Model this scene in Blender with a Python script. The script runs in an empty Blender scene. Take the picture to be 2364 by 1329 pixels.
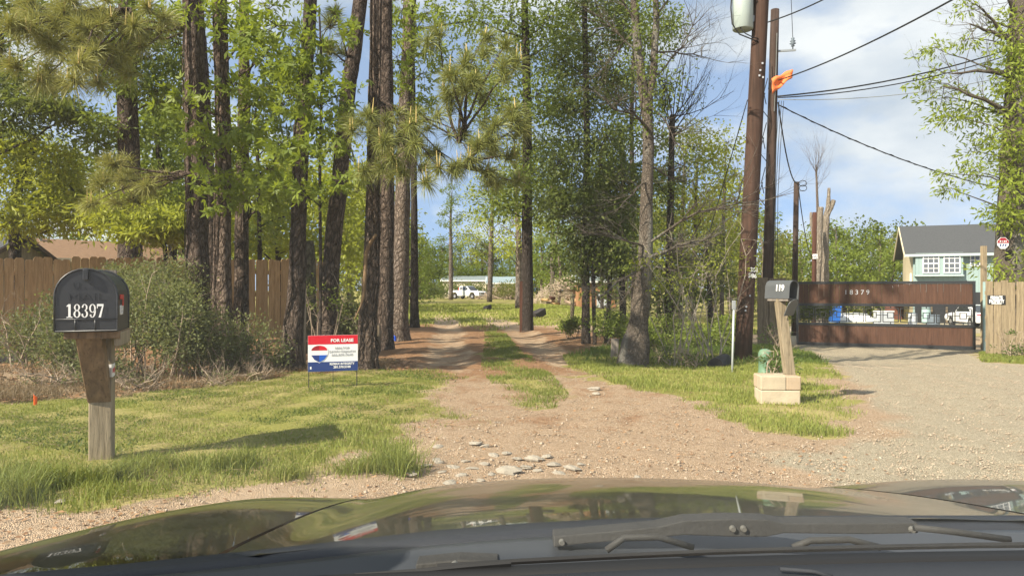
import bpy, math, random
import numpy as np
from mathutils import Vector, Matrix, Euler

# ------------------------------------------------------------------ camera, sky, sun, exposure
scene = bpy.context.scene
COL = scene.collection
CAM_H, FOC, HZ = 1.15, 1650.0, 670.0          # eye height (m), focal length and horizon row in photo pixels (2364 x 1329)
cam_d = bpy.data.cameras.new('camera')
cam = bpy.data.objects.new('camera', cam_d)
COL.objects.link(cam)
cam_d.sensor_width = 36.0
cam_d.lens = 36.0 * FOC / 2364.0
cam_d.clip_start = 0.05
cam_d.clip_end = 5000.0
cam.location = (0, 0, CAM_H)
cam.rotation_euler = (math.radians(90) + math.atan((HZ - 664.5) / FOC), 0, 0)
scene.camera = cam

SUN_EL = math.radians(37)
SUN_TO = Vector((0.80, 0.60, 0)).normalized()          # the way the light travels over the ground
world = bpy.data.worlds.new('World')
scene.world = world
world.use_nodes = True
wt = world.node_tree
wt.nodes.clear()
def wn(t, **kw):
    n = wt.nodes.new(t)
    for k, v in kw.items():
        setattr(n, k, v)
    return n
w_out = wn('ShaderNodeOutputWorld'); w_bg = wn('ShaderNodeBackground')
w_sky = wn('ShaderNodeTexSky', sky_type='NISHITA', sun_disc=False)
w_sky.sun_elevation = SUN_EL
w_sky.sun_rotation = math.atan2(-SUN_TO.x, -SUN_TO.y)
w_sky.air_density = 1.1; w_sky.dust_density = 0.3; w_sky.ozone_density = 2.0
w_bg.inputs['Strength'].default_value = 0.122
# broken fair-weather clouds: noise on a cloud layer seen in perspective
w_tc = wn('ShaderNodeTexCoord'); w_sep = wn('ShaderNodeSeparateXYZ')
wt.links.new(w_tc.outputs['Generated'], w_sep.inputs[0])
def wmath(op, a, b=None):
    n = wn('ShaderNodeMath', operation=op)
    for i, s in enumerate((a, b)):
        if s is None: continue
        if isinstance(s, (int, float)): n.inputs[i].default_value = s
        else: wt.links.new(s, n.inputs[i])
    return n.outputs[0]
w_low = wn('ShaderNodeCombineXYZ')          # the sky colour a little above the horizon glare
for i_ in (0, 1): wt.links.new(w_sep.outputs[i_], w_low.inputs[i_])
wt.links.new(wmath('ADD', wmath('MULTIPLY', wmath('MAXIMUM', w_sep.outputs[2], 0.0), 0.85), 0.30), w_low.inputs[2])
w_nrm = wn('ShaderNodeVectorMath', operation='NORMALIZE'); wt.links.new(w_low.outputs[0], w_nrm.inputs[0]); wt.links.new(w_nrm.outputs[0], w_sky.inputs[0])
w_cmb = wn('ShaderNodeCombineXYZ')
wt.links.new(w_sep.outputs[0], w_cmb.inputs[0]); wt.links.new(w_sep.outputs[1], w_cmb.inputs[1])
wt.links.new(wmath('ADD', wmath('MULTIPLY', wmath('MAXIMUM', w_sep.outputs[2], 0.0), 2.1), 15.0), w_cmb.inputs[2])
w_n1 = wn('ShaderNodeTexNoise'); w_n1.inputs['Scale'].default_value = 3.3; w_n1.inputs['Detail'].default_value = 9; w_n1.inputs['Roughness'].default_value = 0.55
w_n2 = wn('ShaderNodeTexNoise'); w_n2.inputs['Scale'].default_value = 5.0; w_n2.inputs['Detail'].default_value = 6
wt.links.new(w_cmb.outputs[0], w_n1.inputs['Vector']); wt.links.new(w_cmb.outputs[0], w_n2.inputs['Vector'])
w_r = wn('ShaderNodeValToRGB'); w_r.color_ramp.elements[0].position = 0.50; w_r.color_ramp.elements[1].position = 0.66
wt.links.new(wmath('ADD', w_n1.outputs[0], wmath('MULTIPLY', w_sep.outputs[2], 0.22)), w_r.inputs[0])
w_c = wn('ShaderNodeValToRGB')
w_c.color_ramp.elements[0].position = 0.35; w_c.color_ramp.elements[0].color = (2.5, 2.85, 3.2, 1)
w_c.color_ramp.elements[1].position = 0.62; w_c.color_ramp.elements[1].color = (4.2, 4.35, 4.3, 1)
wt.links.new(w_n2.outputs[0], w_c.inputs[0])
w_mix = wn('ShaderNodeMix', data_type='RGBA')
wt.links.new(wmath('MULTIPLY', w_r.outputs[0], 0.92), w_mix.inputs[0])
w_pale = wn('ShaderNodeMix', data_type='RGBA'); w_pale.inputs[0].default_value = 0.30; w_pale.inputs[7].default_value = (2.6, 2.9, 3.1, 1)
wt.links.new(w_sky.outputs[0], w_pale.inputs[6]); wt.links.new(w_pale.outputs[2], w_mix.inputs[6]); wt.links.new(w_c.outputs[0], w_mix.inputs[7])
wt.links.new(w_mix.outputs[2], w_bg.inputs['Color']); wt.links.new(w_bg.outputs[0], w_out.inputs['Surface'])

sun_d = bpy.data.lights.new('sun', 'SUN')
sun_d.energy = 5.0
sun_d.angle = math.radians(0.55)
sun_d.color = (1.0, 0.91, 0.74)
sun = bpy.data.objects.new('sun', sun_d)
COL.objects.link(sun)
sun.rotation_euler = Vector((SUN_TO.x * math.cos(SUN_EL), SUN_TO.y * math.cos(SUN_EL), -math.sin(SUN_EL))).to_track_quat('-Z', 'Y').to_euler()
sun.location = (-20, -15, 30)

scene.view_settings.view_transform = 'Standard'
scene.view_settings.look = 'None'
scene.view_settings.exposure = 0.98
scene.view_settings.gamma = 1.0
scene.view_settings.use_curve_mapping = False
scene.cycles.use_denoising = True
scene.cycles.max_bounces = 6
scene.cycles.diffuse_bounces = 3
scene.cycles.glossy_bounces = 3
scene.cycles.transmission_bounces = 4
scene.cycles.transparent_max_bounces = 12

random.seed(7)
RNG = np.random.default_rng(7)

# ------------------------------------------------------------------ terrain and photo-pixel helpers
def sst(v, a, b):
    t = np.clip((np.asarray(v, float) - a) / (b - a), 0, 1)
    return t * t * (3 - 2 * t)
def terr(x, y):
    x = np.asarray(x, float); y = np.asarray(y, float)
    h = -0.30 * sst(x, 2.8, 7) * sst(y, 9, 16) - 0.85 * sst(x, 6, 13) * sst(y, 18.5, 45)
    h = h - 0.12 * sst(-x, 5, 9) * sst(y, 9, 13)
    h = h + 0.20 * np.exp(-(((x + 6.1) / 0.9) ** 2 + ((y - 8.6) / 0.6) ** 2))
    h = h + (0.018 * np.sin(x * 1.7 + y * 0.6) + 0.014 * np.sin(y * 2.3 - x * 0.8)) * sst(y, 3, 9)
    h = h + 0.10 * np.sin(x * 0.11 + 1.0) * np.sin(y * 0.07) * sst(y, 22, 60)
    return h
def T(x, y): return float(terr(x, y))
def PX(px, py, d):
    return Vector(((px - 1182) / FOC * d, d, CAM_H + (HZ - py) / FOC * d))
def GP(px, py):
    """point of the ground seen at a photo pixel"""
    d = 2.0
    while d < 400:
        p = PX(px, py, d)
        if p.z <= T(p.x, p.y): break
        d += 0.03 if d < 30 else 0.2
    return Vector((p.x, p.y, T(p.x, p.y)))

# ------------------------------------------------------------------ material helper
class NT:
    def __init__(s, name):
        s.m = bpy.data.materials.new(name); s.m.use_nodes = True
        s.t = s.m.node_tree; s.t.nodes.clear()
        s.out = s.t.nodes.new('ShaderNodeOutputMaterial')
    def n(s, t, props=None, **ins):
        nd = s.t.nodes.new(t)
        for k, v in (props or {}).items(): setattr(nd, k, v)
        for k, v in ins.items():
            k = k.replace('_', ' ')
            s.put(nd.inputs[k], v)
        return nd
    def put(s, sock, v):
        if isinstance(v, bpy.types.NodeSocket): s.t.links.new(v, sock)
        elif isinstance(v, tuple) and len(v) == 3 and sock.type == 'RGBA': sock.default_value = (*v, 1)
        else: sock.default_value = v
    def coord(s, kind='Object', scale=(1, 1, 1), rot=(0, 0, 0)):
        tc = s.n('ShaderNodeTexCoord')
        mp = s.n('ShaderNodeMapping'); s.t.links.new(tc.outputs[kind], mp.inputs[0])
        mp.inputs['Scale'].default_value = scale; mp.inputs['Rotation'].default_value = rot
        return mp.outputs[0]
    def pos(s, scale=(1, 1, 1)):
        g = s.n('ShaderNodeNewGeometry'); mp = s.n('ShaderNodeMapping'); s.t.links.new(g.outputs['Position'], mp.inputs[0])
        mp.inputs['Scale'].default_value = scale
        return mp.outputs[0]
    def noise(s, vec, scale, detail=4, rough=0.55, dist=0.0):
        return s.n('ShaderNodeTexNoise', Vector=vec, Scale=scale, Detail=detail, Roughness=rough, Distortion=dist).outputs[0]
    def vor(s, vec, scale, feature='F1', out='Distance', rnd=1.0):
        return s.n('ShaderNodeTexVoronoi', {'feature': feature}, Vector=vec, Scale=scale, Randomness=rnd).outputs[out]
    def ramp(s, fac, stops):
        r = s.n('ShaderNodeValToRGB', Fac=fac); e = r.color_ramp.elements
        while len(e) < len(stops): e.new(0.5)
        for el, (p, c) in zip(e, stops):
            el.position = p; el.color = (*c, 1) if isinstance(c, tuple) else (c, c, c, 1)
        return r.outputs[0]
    def mix(s, f, a, b, mode='MIX'):
        nd = s.n('ShaderNodeMix', {'data_type': 'RGBA', 'blend_type': mode})
        s.put(nd.inputs[0], f); s.put(nd.inputs[6], a); s.put(nd.inputs[7], b)
        return nd.outputs[2]
    def math(s, op, a, b=0.0, clamp=False):
        nd = s.n('ShaderNodeMath', {'operation': op, 'use_clamp': clamp}); s.put(nd.inputs[0], a); s.put(nd.inputs[1], b)
        return nd.outputs[0]
    def attr(s, name, out='Color'):
        return s.n('ShaderNodeAttribute', {'attribute_name': name}).outputs[out]
    def objrand(s): return s.n('ShaderNodeObjectInfo').outputs['Random']
    def bump(s, h, strength=0.5, dist=0.02):
        return s.n('ShaderNodeBump', Height=h, Strength=strength, Distance=dist).outputs[0]
    def bsdf(s, col, rough=0.7, normal=None, metal=0.0, spec=0.35, coat=0.0, coat_r=0.03):
        b = s.n('ShaderNodeBsdfPrincipled')
        s.put(b.inputs['Base Color'], col); s.put(b.inputs['Roughness'], rough); s.put(b.inputs['Metallic'], metal)
        s.put(b.inputs['Specular IOR Level'], spec); s.put(b.inputs['Coat Weight'], coat); s.put(b.inputs['Coat Roughness'], coat_r)
        if normal is not None: s.put(b.inputs['Normal'], normal)
        return b.outputs[0]
    def done(s, sh):
        s.t.links.new(sh, s.out.inputs['Surface']); return s.m

M = {}
def plain(name, col, rough=0.6, metal=0.0, spec=0.35, coat=0.0, var=0.12, scale=6.0, bump=0.0):
    t = NT(name); v = t.coord()
    n = t.noise(v, scale, 5)
    c = t.mix(n, tuple(x * (1 - var) for x in col), tuple(min(1, x * (1 + var)) for x in col))
    nm = t.bump(t.noise(v, scale * 8, 3), bump, 0.01) if bump else None
    M[name] = t.done(t.bsdf(c, rough, nm, metal, spec, coat))
def wood(name, dark, light, grain=(14, 14, 1.2), rough=0.85, streak=0.5, crack=0.35, grime=None):
    """boards and posts: grain along local Z, a tone of its own per piece"""
    t = NT(name); v = t.coord('Object', grain)
    off = t.n('ShaderNodeVectorMath', {'operation': 'ADD'}); t.put(off.inputs[0], v)
    cb = t.n('ShaderNodeCombineXYZ'); r = t.objrand()
    for i in range(3): t.put(cb.inputs[i], t.math('MULTIPLY', r, 37.0 + 11 * i))
    t.put(off.inputs[1], cb.outputs[0]); vv = off.outputs[0]
    g = t.noise(vv, 2.0, 6, 0.6, 0.6)
    c = t.ramp(g, [(0.3, dark), (0.68, light)])
    c = t.mix(t.math('MULTIPLY', r, streak), c, tuple(0.55 * x for x in light))
    blot = t.noise(t.coord('Object', (3, 3, 0.8)), 1.6, 4)
    c = t.mix(t.math('MULTIPLY', t.ramp(blot, [(0.5, 0.0), (0.75, 1.0)]), 0.45), c, grime or tuple(0.5 * x for x in dark))
    fine = t.noise(vv, 9.0, 3, 0.6)
    ck = t.ramp(fine, [(0.30, 0.0), (0.42, 1.0)])
    c = t.mix(t.math('MULTIPLY', t.math('SUBTRACT', 1.0, ck), crack), c, tuple(0.35 * x for x in dark))
    M[name] = t.done(t.bsdf(c, rough, t.bump(t.math('ADD', g, t.math('MULTIPLY', fine, 0.6)), 0.55, 0.006), spec=0.2))
def bark(name, dark, light, plate=(9, 9, 2.4), depth=0.03, moss=None):
    t = NT(name); v = t.pos(plate)
    w = t.noise(v, 1.0, 4)
    vd = t.n('ShaderNodeVectorMath', {'operation': 'ADD'}); t.put(vd.inputs[0], v)
    cb = t.n('ShaderNodeCombineXYZ'); t.put(cb.inputs[0], t.math('MULTIPLY', w, 2.6)); t.put(cb.inputs[2], t.math('MULTIPLY', w, 0.7)); t.put(vd.inputs[1], cb.outputs[0])
    e = t.vor(vd.outputs[0], 1.0, 'DISTANCE_TO_EDGE')
    e2 = t.vor(vd.outputs[0], 2.3, 'DISTANCE_TO_EDGE')
    pl = t.math('MULTIPLY', t.ramp(e, [(0.0, 0.0), (0.20, 1.0)]), t.ramp(e2, [(0.0, 0.45), (0.16, 1.0)]))
    n2 = t.noise(t.pos((30, 30, 9)), 1.0, 5, 0.65)
    c = t.mix(n2, tuple(0.75 * x for x in light), light)
    c = t.mix(t.ramp(t.noise(t.pos((1.2, 1.2, 0.4)), 1.0, 3), [(0.4, 0.0), (0.65, 1.0)]), c, tuple(x * y for x, y in zip(light, (0.66, 0.68, 0.74))))
    c = t.mix(pl, dark, c)
    if moss: c = t.mix(t.math('MULTIPLY', t.ramp(t.noise(t.pos((2.5, 2.5, 0.9)), 1.0, 5), [(0.52, 0.0), (0.66, 1.0)]), 0.75), c, moss)
    h = t.math('ADD', t.math('MULTIPLY', pl, 1.0), t.math('MULTIPLY', n2, 0.6))
    M[name] = t.done(t.bsdf(c, 0.95, t.bump(h, 1.0, depth * 1.8), spec=0.1))
def leafmat(name, a, b, dry=None, rough=0.5, trans=0.45):
    t = NT(name); var = t.attr('var', 'Fac')
    stops = [(0.0, a), (0.75, b)] + ([(0.97, dry)] if dry else [])
    c = t.ramp(var, stops)
    c = t.mix(0.5, c, t.mix(t.objrand(), tuple(0.85 * x for x in a), tuple(1.1 * x for x in b)))
    d = t.bsdf(c, rough, spec=0.25)
    tr = t.n('ShaderNodeBsdfTranslucent'); t.put(tr.inputs['Color'], t.mix(0.6, c, (b[0] * 1.25, b[1] * 1.2, b[2] * 0.6)))
    mx = t.n('ShaderNodeMixShader', Fac=trans); t.t.links.new(d, mx.inputs[1]); t.t.links.new(tr.outputs[0], mx.inputs[2])
    M[name] = t.done(mx.outputs[0])

# ------------------------------------------------------------------ mesh builder
class MB:
    def __init__(s): s.v, s.f = [], []
    def add(s, vs, fs):
        k = len(s.v); s.v.extend([tuple(p) for p in vs]); s.f.extend([tuple(i + k for i in f) for f in fs]); return s
    def box(s, c, size, R=None):
        hx, hy, hz = (q / 2 for q in size)
        vs = [Vector((x, y, z)) for x in (-hx, hx) for y in (-hy, hy) for z in (-hz, hz)]
        if R is not None:
            R = R.to_matrix() if isinstance(R, Euler) else R
            vs = [R @ p for p in vs]
        return s.add([p + Vector(c) for p in vs], [(0, 1, 3, 2), (4, 6, 7, 5), (0, 4, 5, 1), (2, 3, 7, 6), (0, 2, 6, 4), (1, 5, 7, 3)])
    def hexa(s, b, t):      # four bottom and four top corners
        return s.add(list(b) + list(t), [(3, 2, 1, 0), (4, 5, 6, 7)] + [(i, (i + 1) % 4, 4 + (i + 1) % 4, 4 + i) for i in range(4)])
    def tube(s, pts, rs, n=8, cap=True):
        pts = [Vector(p) for p in pts]
        if isinstance(rs, (int, float)): rs = [rs] * len(pts)
        d = (pts[1] - pts[0]).normalized()
        u = d.orthogonal().normalized(); vs = []
        for i, p in enumerate(pts):
            a = pts[max(i - 1, 0)]; b = pts[min(i + 1, len(pts) - 1)]
            d = (b - a).normalized(); u = (u - d * u.dot(d))
            u = u.normalized() if u.length > 1e-6 else d.orthogonal().normalized()
            w = d.cross(u)
            for j in range(n):
                an = 2 * math.pi * j / n
                vs.append(p + (u * math.cos(an) + w * math.sin(an)) * rs[i])
        fs = [(i * n + j, i * n + (j + 1) % n, (i + 1) * n + (j + 1) % n, (i + 1) * n + j) for i in range(len(pts) - 1) for j in range(n)]
        if cap: fs += [tuple(reversed(range(n))), tuple(range((len(pts) - 1) * n, len(pts) * n))]
        return s.add(vs, fs)
    def lathe(s, prof, n=20, c=(0, 0, 0)):
        c = Vector(c)
        vs = [c + Vector((r * math.cos(2 * math.pi * j / n), r * math.sin(2 * math.pi * j / n), z)) for r, z in prof for j in range(n)]
        k = len(prof)
        fs = [(i * n + j, i * n + (j + 1) % n, (i + 1) * n + (j + 1) % n, (i + 1) * n + j) for i in range(k - 1) for j in range(n)]
        fs += [tuple(reversed(range(n))), tuple(range((k - 1) * n, k * n))]
        return s.add(vs, fs)
    def prism(s, poly, y0, y1):      # outline in x,z pushed from y0 to y1
        n = len(poly)
        vs = [(x, y0, z) for x, z in poly] + [(x, y1, z) for x, z in poly]
        return s.add(vs, [tuple(range(n)), tuple(reversed(range(n, 2 * n)))] + [(i, i + n, (i + 1) % n + n, (i + 1) % n) for i in range(n)])
    def prism_x(s, poly, x0, x1):    # outline in y,z pushed along x
        n = len(poly)
        vs = [(x0, y, z) for y, z in poly] + [(x1, y, z) for y, z in poly]
        return s.add(vs, [tuple(reversed(range(n))), tuple(range(n, 2 * n))] + [(i, (i + 1) % n, (i + 1) % n + n, i + n) for i in range(n)])
    def mesh(s, name, mat, smooth=False):
        me = bpy.data.meshes.new(name); me.from_pydata(s.v, [], s.f); me.materials.append(M[mat])
        if smooth: me.polygons.foreach_set('use_smooth', [True] * len(me.polygons))
        return me
    def build(s, name, mat, parent=None, smooth=False, bevel=0.0, loc=None, rot=None):
        return link(name, s.mesh(name, mat, smooth), parent, bevel, loc, rot)
def link(name, me, parent=None, bevel=0.0, loc=None, rot=None):
    o = bpy.data.objects.new(name, me); COL.objects.link(o)
    if parent is not None: o.parent = parent
    if loc is not None: o.location = loc
    if rot is not None: o.rotation_euler = rot
    if bevel:
        b = o.modifiers.new('edge', 'BEVEL'); b.width = bevel; b.segments = 2; b.limit_method = 'ANGLE'
    return o
def tag(o, label, cat, group=None, kind=None):
    if label: o['label'] = label
    if cat: o['category'] = cat
    if group: o['group'] = group
    if kind: o['kind'] = kind
    return o
def thing(name, label, cat, loc=(0, 0, 0), rotz=0.0, group=None):
    o = bpy.data.objects.new(name, None); COL.objects.link(o)
    o.empty_display_size = 0.1; o.location = loc; o.rotation_euler = (0, 0, rotz)
    return tag(o, label, cat, group)
def copy_thing(root, label, loc, rotz, scale, group):
    r = root.copy(); COL.objects.link(r); r.location = loc; r.rotation_euler = (0, 0, rotz); r.scale = scale
    r['label'] = label; r['group'] = group
    for ch in list(root.children):
        c = ch.copy(); COL.objects.link(c); c.parent = r
        for g in ch.children:
            d = g.copy(); COL.objects.link(d); d.parent = c
    return r
def np_mesh(name, mat, verts, faces, var=None, smooth=False):
    """one mesh from arrays: verts (n,3), faces (m,k) with k = 3 or 4"""
    verts = np.ascontiguousarray(verts, np.float32); faces = np.ascontiguousarray(faces, np.int32)
    k = faces.shape[1]; me = bpy.data.meshes.new(name)
    me.vertices.add(len(verts)); me.vertices.foreach_set('co', verts.ravel())
    me.loops.add(faces.size); me.loops.foreach_set('vertex_index', faces.ravel())
    me.polygons.add(len(faces)); me.polygons.foreach_set('loop_start', np.arange(0, faces.size, k, dtype=np.int32))
    if smooth: me.polygons.foreach_set('use_smooth', np.ones(len(faces), bool))
    if var is not None:
        a = me.attributes.new('var', 'FLOAT', 'POINT'); a.data.foreach_set('value', np.ascontiguousarray(var, np.float32))
    me.materials.append(M[mat]); me.update(calc_edges=True)
    return me

_text_cache = {}
def text_mesh(txt, size, depth=0.002, bold=0.0, mat='white_paint', shear=0.0, width=None):
    cu = bpy.data.curves.new('lettering', 'FONT'); cu.body = txt; cu.size = size; cu.extrude = depth / 2; cu.offset = bold
    cu.align_x = 'CENTER'; cu.align_y = 'CENTER'; cu.shear = shear; cu.resolution_u = 3
    ob = bpy.data.objects.new('lettering', cu); COL.objects.link(ob)
    bpy.context.view_layer.update()
    me = bpy.data.meshes.new_from_object(ob.evaluated_get(bpy.context.evaluated_depsgraph_get()))
    bpy.data.objects.remove(ob); bpy.data.curves.remove(cu)
    v = np.empty(len(me.vertices) * 3, np.float32); me.vertices.foreach_get('co', v); v = v.reshape(-1, 3)
    w = v[:, 0].max() - v[:, 0].min()
    if width: v[:, 0] *= width / w
    v = np.stack([v[:, 0], -v[:, 2], v[:, 1]], 1)           # stands up, reads from -y
    me.vertices.foreach_set('co', np.ascontiguousarray(v).ravel()); me.update()
    me.materials.clear(); me.materials.append(M[mat]); me.name = 'lettering'
    return me

# ------------------------------------------------------------------ materials
plain('white_paint', (0.80, 0.80, 0.78), 0.5)
plain('black_paint', (0.018, 0.019, 0.021), 0.45, spec=0.5, bump=0.08, scale=20)
plain('mailbox_grey', (0.075, 0.080, 0.082), 0.42, spec=0.5, var=0.3, scale=5, bump=0.05)
plain('mailbox_black', (0.020, 0.022, 0.026), 0.38, spec=0.5, var=0.5, scale=5, bump=0.05)
plain('sign_red', (0.62, 0.012, 0.03), 0.35, var=0.03)
plain('sign_dark_red', (0.33, 0.012, 0.025), 0.35, var=0.03)
plain('sign_navy', (0.022, 0.05, 0.19), 0.35, var=0.03)
plain('sign_blue', (0.02, 0.11, 0.52), 0.35, var=0.03)
plain('sign_deep_blue', (0.018, 0.045, 0.20), 0.35, var=0.03)
plain('sign_white', (0.83, 0.83, 0.82), 0.3, var=0.02)
plain('sign_grey', (0.42, 0.43, 0.45), 0.4, var=0.02)
plain('flag_red', (0.50, 0.03, 0.02), 0.45)
plain('tape_red', (0.45, 0.03, 0.05), 0.4)
plain('marker_orange', (0.85, 0.13, 0.02), 0.5)
plain('marker_blue', (0.02, 0.10, 0.65), 0.5)
plain('cloth_orange', (0.80, 0.20, 0.06), 0.8, var=0.25, scale=4, bump=0.2)
plain('wire_black', (0.015, 0.015, 0.016), 0.6)
plain('grey_metal', (0.35, 0.37, 0.37), 0.45, metal=0.4)
plain('transformer_grey', (0.36, 0.42, 0.39), 0.45, var=0.08)
plain('pedestal_green', (0.125, 0.215, 0.135), 0.5, var=0.15)
plain('post_teal_grey', (0.30, 0.42, 0.41), 0.6, var=0.2, scale=10)
plain('stone_block', (0.44, 0.37, 0.265), 0.9, var=0.32, scale=7, bump=0.4)
plain('stone_block_pink', (0.42, 0.32, 0.22), 0.9, var=0.32, scale=7, bump=0.4)
plain('pale_rock', (0.39, 0.345, 0.275), 0.95, var=0.3, scale=9, bump=0.7)
plain('concrete', (0.36, 0.35, 0.32), 0.9, var=0.2, scale=9, bump=0.4)
plain('teal_siding', (0.16, 0.40, 0.40), 0.7, var=0.07, scale=2)
plain('teal_trim', (0.40, 0.48, 0.47), 0.6, var=0.05)
plain('cream_siding', (0.62, 0.52, 0.31), 0.75, var=0.07, scale=2)
plain('cream_trim', (0.56, 0.49, 0.35), 0.7, var=0.05)
plain('window_pane', (0.10, 0.11, 0.12), 0.08, spec=0.6, var=0.5, scale=1.5)
plain('metal_roof', (0.30, 0.38, 0.40), 0.45, metal=0.3, var=0.15)
plain('shed_wall', (0.30, 0.155, 0.075), 0.85, var=0.2)
plain('car_white', (0.80, 0.80, 0.80), 0.3, coat=0.6, var=0.02)
plain('tyre', (0.02, 0.02, 0.02), 0.9)
plain('rim', (0.35, 0.35, 0.36), 0.4, metal=0.6)
plain('car_glass', (0.03, 0.035, 0.04), 0.05, spec=0.7)
plain('lamp_red', (0.55, 0.02, 0.03), 0.25, coat=0.5)
plain('lamp_clear', (0.6, 0.6, 0.6), 0.15, coat=0.5)
plain('bin_blue', (0.02, 0.13, 0.50), 0.5)
plain('bin_grey', (0.12, 0.15, 0.18), 0.6)
plain('tarp_grey', (0.42, 0.45, 0.48), 0.7, var=0.2, bump=0.3)
plain('shed_brown', (0.17, 0.07, 0.05), 0.8, var=0.15)
plain('dark_wood_block', (0.035, 0.030, 0.030), 0.9, var=0.3, bump=0.5)
plain('brush_pale', (0.42, 0.34, 0.255), 0.95, var=0.35, scale=3)
plain('dead_twig', (0.33, 0.255, 0.185), 0.95, var=0.35, scale=3)
plain('grey_twig', (0.30, 0.26, 0.205), 0.95, var=0.3, scale=3)
plain('oak_twig', (0.075, 0.062, 0.05), 0.95, var=0.3, scale=3)
plain('pale_snag', (0.25, 0.205, 0.155), 0.95, var=0.3, scale=3, bump=0.6)
plain('candle', (0.55, 0.42, 0.16), 0.8)
plain('cone_brown', (0.22, 0.10, 0.05), 0.9)
plain('truck_red', (0.45, 0.05, 0.05), 0.6)
plain('conduit_white', (0.42, 0.45, 0.45), 0.5, var=0.12)
plain('cowl_plastic', (0.018, 0.020, 0.026), 0.55, var=0.3, scale=9, bump=0.08)
plain('cowl_metal', (0.038, 0.042, 0.049), 0.42, var=0.25, scale=7)
plain('wiper_grey', (0.036, 0.035, 0.033), 0.7, var=0.3, scale=25, bump=0.1)
plain('rubber', (0.014, 0.014, 0.015), 0.7)
plain('dash', (0.030, 0.033, 0.040), 0.75, var=0.08, scale=120, bump=0.15)
plain('steel_bolt', (0.20, 0.195, 0.175), 0.4, metal=0.5)
wood('fence_wood', (0.27, 0.168, 0.078), (0.50, 0.335, 0.165), streak=0.3)
wood('old_fence_wood', (0.19, 0.145, 0.09), (0.40, 0.315, 0.20), crack=0.5)
wood('grey_fence_wood', (0.10, 0.078, 0.055), (0.25, 0.195, 0.13), crack=0.5)
wood('gate_wood', (0.062, 0.031, 0.021), (0.112, 0.057, 0.037), streak=0.35, crack=0.25)
wood('post_wood', (0.165, 0.130, 0.082), (0.36, 0.295, 0.20), grain=(18, 18, 1.6), crack=0.6, streak=0.2, grime=(0.10, 0.085, 0.05))
wood('brace_wood', (0.10, 0.062, 0.032), (0.27, 0.175, 0.095), grain=(10, 10, 1.3), crack=0.7, streak=0.2)
wood('pole_wood', (0.036, 0.021, 0.015), (0.085, 0.047, 0.033), grain=(10, 10, 0.35), crack=0.5, streak=0.1)
wood('dark_pole_wood', (0.03, 0.02, 0.016), (0.085, 0.055, 0.043), grain=(10, 10, 0.35), crack=0.5, streak=0.1)
wood('red_post_wood', (0.05, 0.022, 0.014), (0.115, 0.05, 0.034), grain=(10, 10, 0.6), crack=0.5)
wood('log_wood', (0.16, 0.11, 0.075), (0.40, 0.31, 0.23), grain=(6, 6, 1.2))
wood('board_grey', (0.15, 0.13, 0.11), (0.30, 0.26, 0.22))
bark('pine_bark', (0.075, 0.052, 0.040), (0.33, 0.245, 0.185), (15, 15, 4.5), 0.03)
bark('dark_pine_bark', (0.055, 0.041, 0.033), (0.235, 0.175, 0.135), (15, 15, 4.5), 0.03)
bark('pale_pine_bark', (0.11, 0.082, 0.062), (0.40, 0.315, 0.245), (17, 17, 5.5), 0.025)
bark('grey_bark', (0.095, 0.078, 0.062), (0.25, 0.205, 0.16), (30, 30, 11), 0.010, moss=(0.30, 0.29, 0.25))
bark('oak_bark', (0.035, 0.028, 0.023), (0.115, 0.092, 0.075), (20, 20, 6), 0.015)
bark('mossy_bark', (0.06, 0.05, 0.035), (0.21, 0.185, 0.12), (10, 10, 4), 0.012, moss=(0.16, 0.17, 0.06))
bark('snag_bark', (0.22, 0.18, 0.14), (0.48, 0.41, 0.32), (11, 11, 2.2), 0.03)
bark('far_bark', (0.06, 0.047, 0.038), (0.26, 0.21, 0.165), (6, 6, 2), 0.01)
leafmat('sweetgum_leaf', (0.115, 0.165, 0.022), (0.27, 0.33, 0.042))
leafmat('bright_leaf', (0.15, 0.19, 0.024), (0.33, 0.36, 0.048))
leafmat('oak_leaf', (0.058, 0.085, 0.022), (0.140, 0.175, 0.040), (0.22, 0.19, 0.07))
leafmat('mid_leaf', (0.095, 0.14, 0.028), (0.215, 0.265, 0.045))
leafmat('olive_leaf', (0.105, 0.125, 0.032), (0.215, 0.22, 0.062))
leafmat('yaupon_leaf', (0.085, 0.105, 0.042), (0.195, 0.215, 0.085), (0.24, 0.20, 0.10))
leafmat('needle', (0.12, 0.15, 0.042), (0.27, 0.29, 0.085), (0.30, 0.19, 0.07), rough=0.4, trans=0.25)
leafmat('gold_needle', (0.165, 0.17, 0.048), (0.33, 0.33, 0.105), (0.32, 0.2, 0.08), rough=0.4, trans=0.25)
leafmat('grass_blade', (0.105, 0.150, 0.026), (0.255, 0.280, 0.060), (0.50, 0.41, 0.19), rough=0.6, trans=0.3)
leafmat('weed_leaf', (0.05, 0.09, 0.02), (0.13, 0.19, 0.035), (0.22, 0.18, 0.07))
leafmat('dry_blade', (0.15, 0.11, 0.06), (0.28, 0.205, 0.115), (0.36, 0.28, 0.17), trans=0.15)
leafmat('litter_leaf', (0.19, 0.10, 0.05), (0.38, 0.22, 0.11), (0.46, 0.33, 0.2), trans=0.05)
leafmat('pebble', (0.30, 0.235, 0.17), (0.47, 0.385, 0.285), (0.55, 0.47, 0.37), rough=0.9, trans=0.0)

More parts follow.
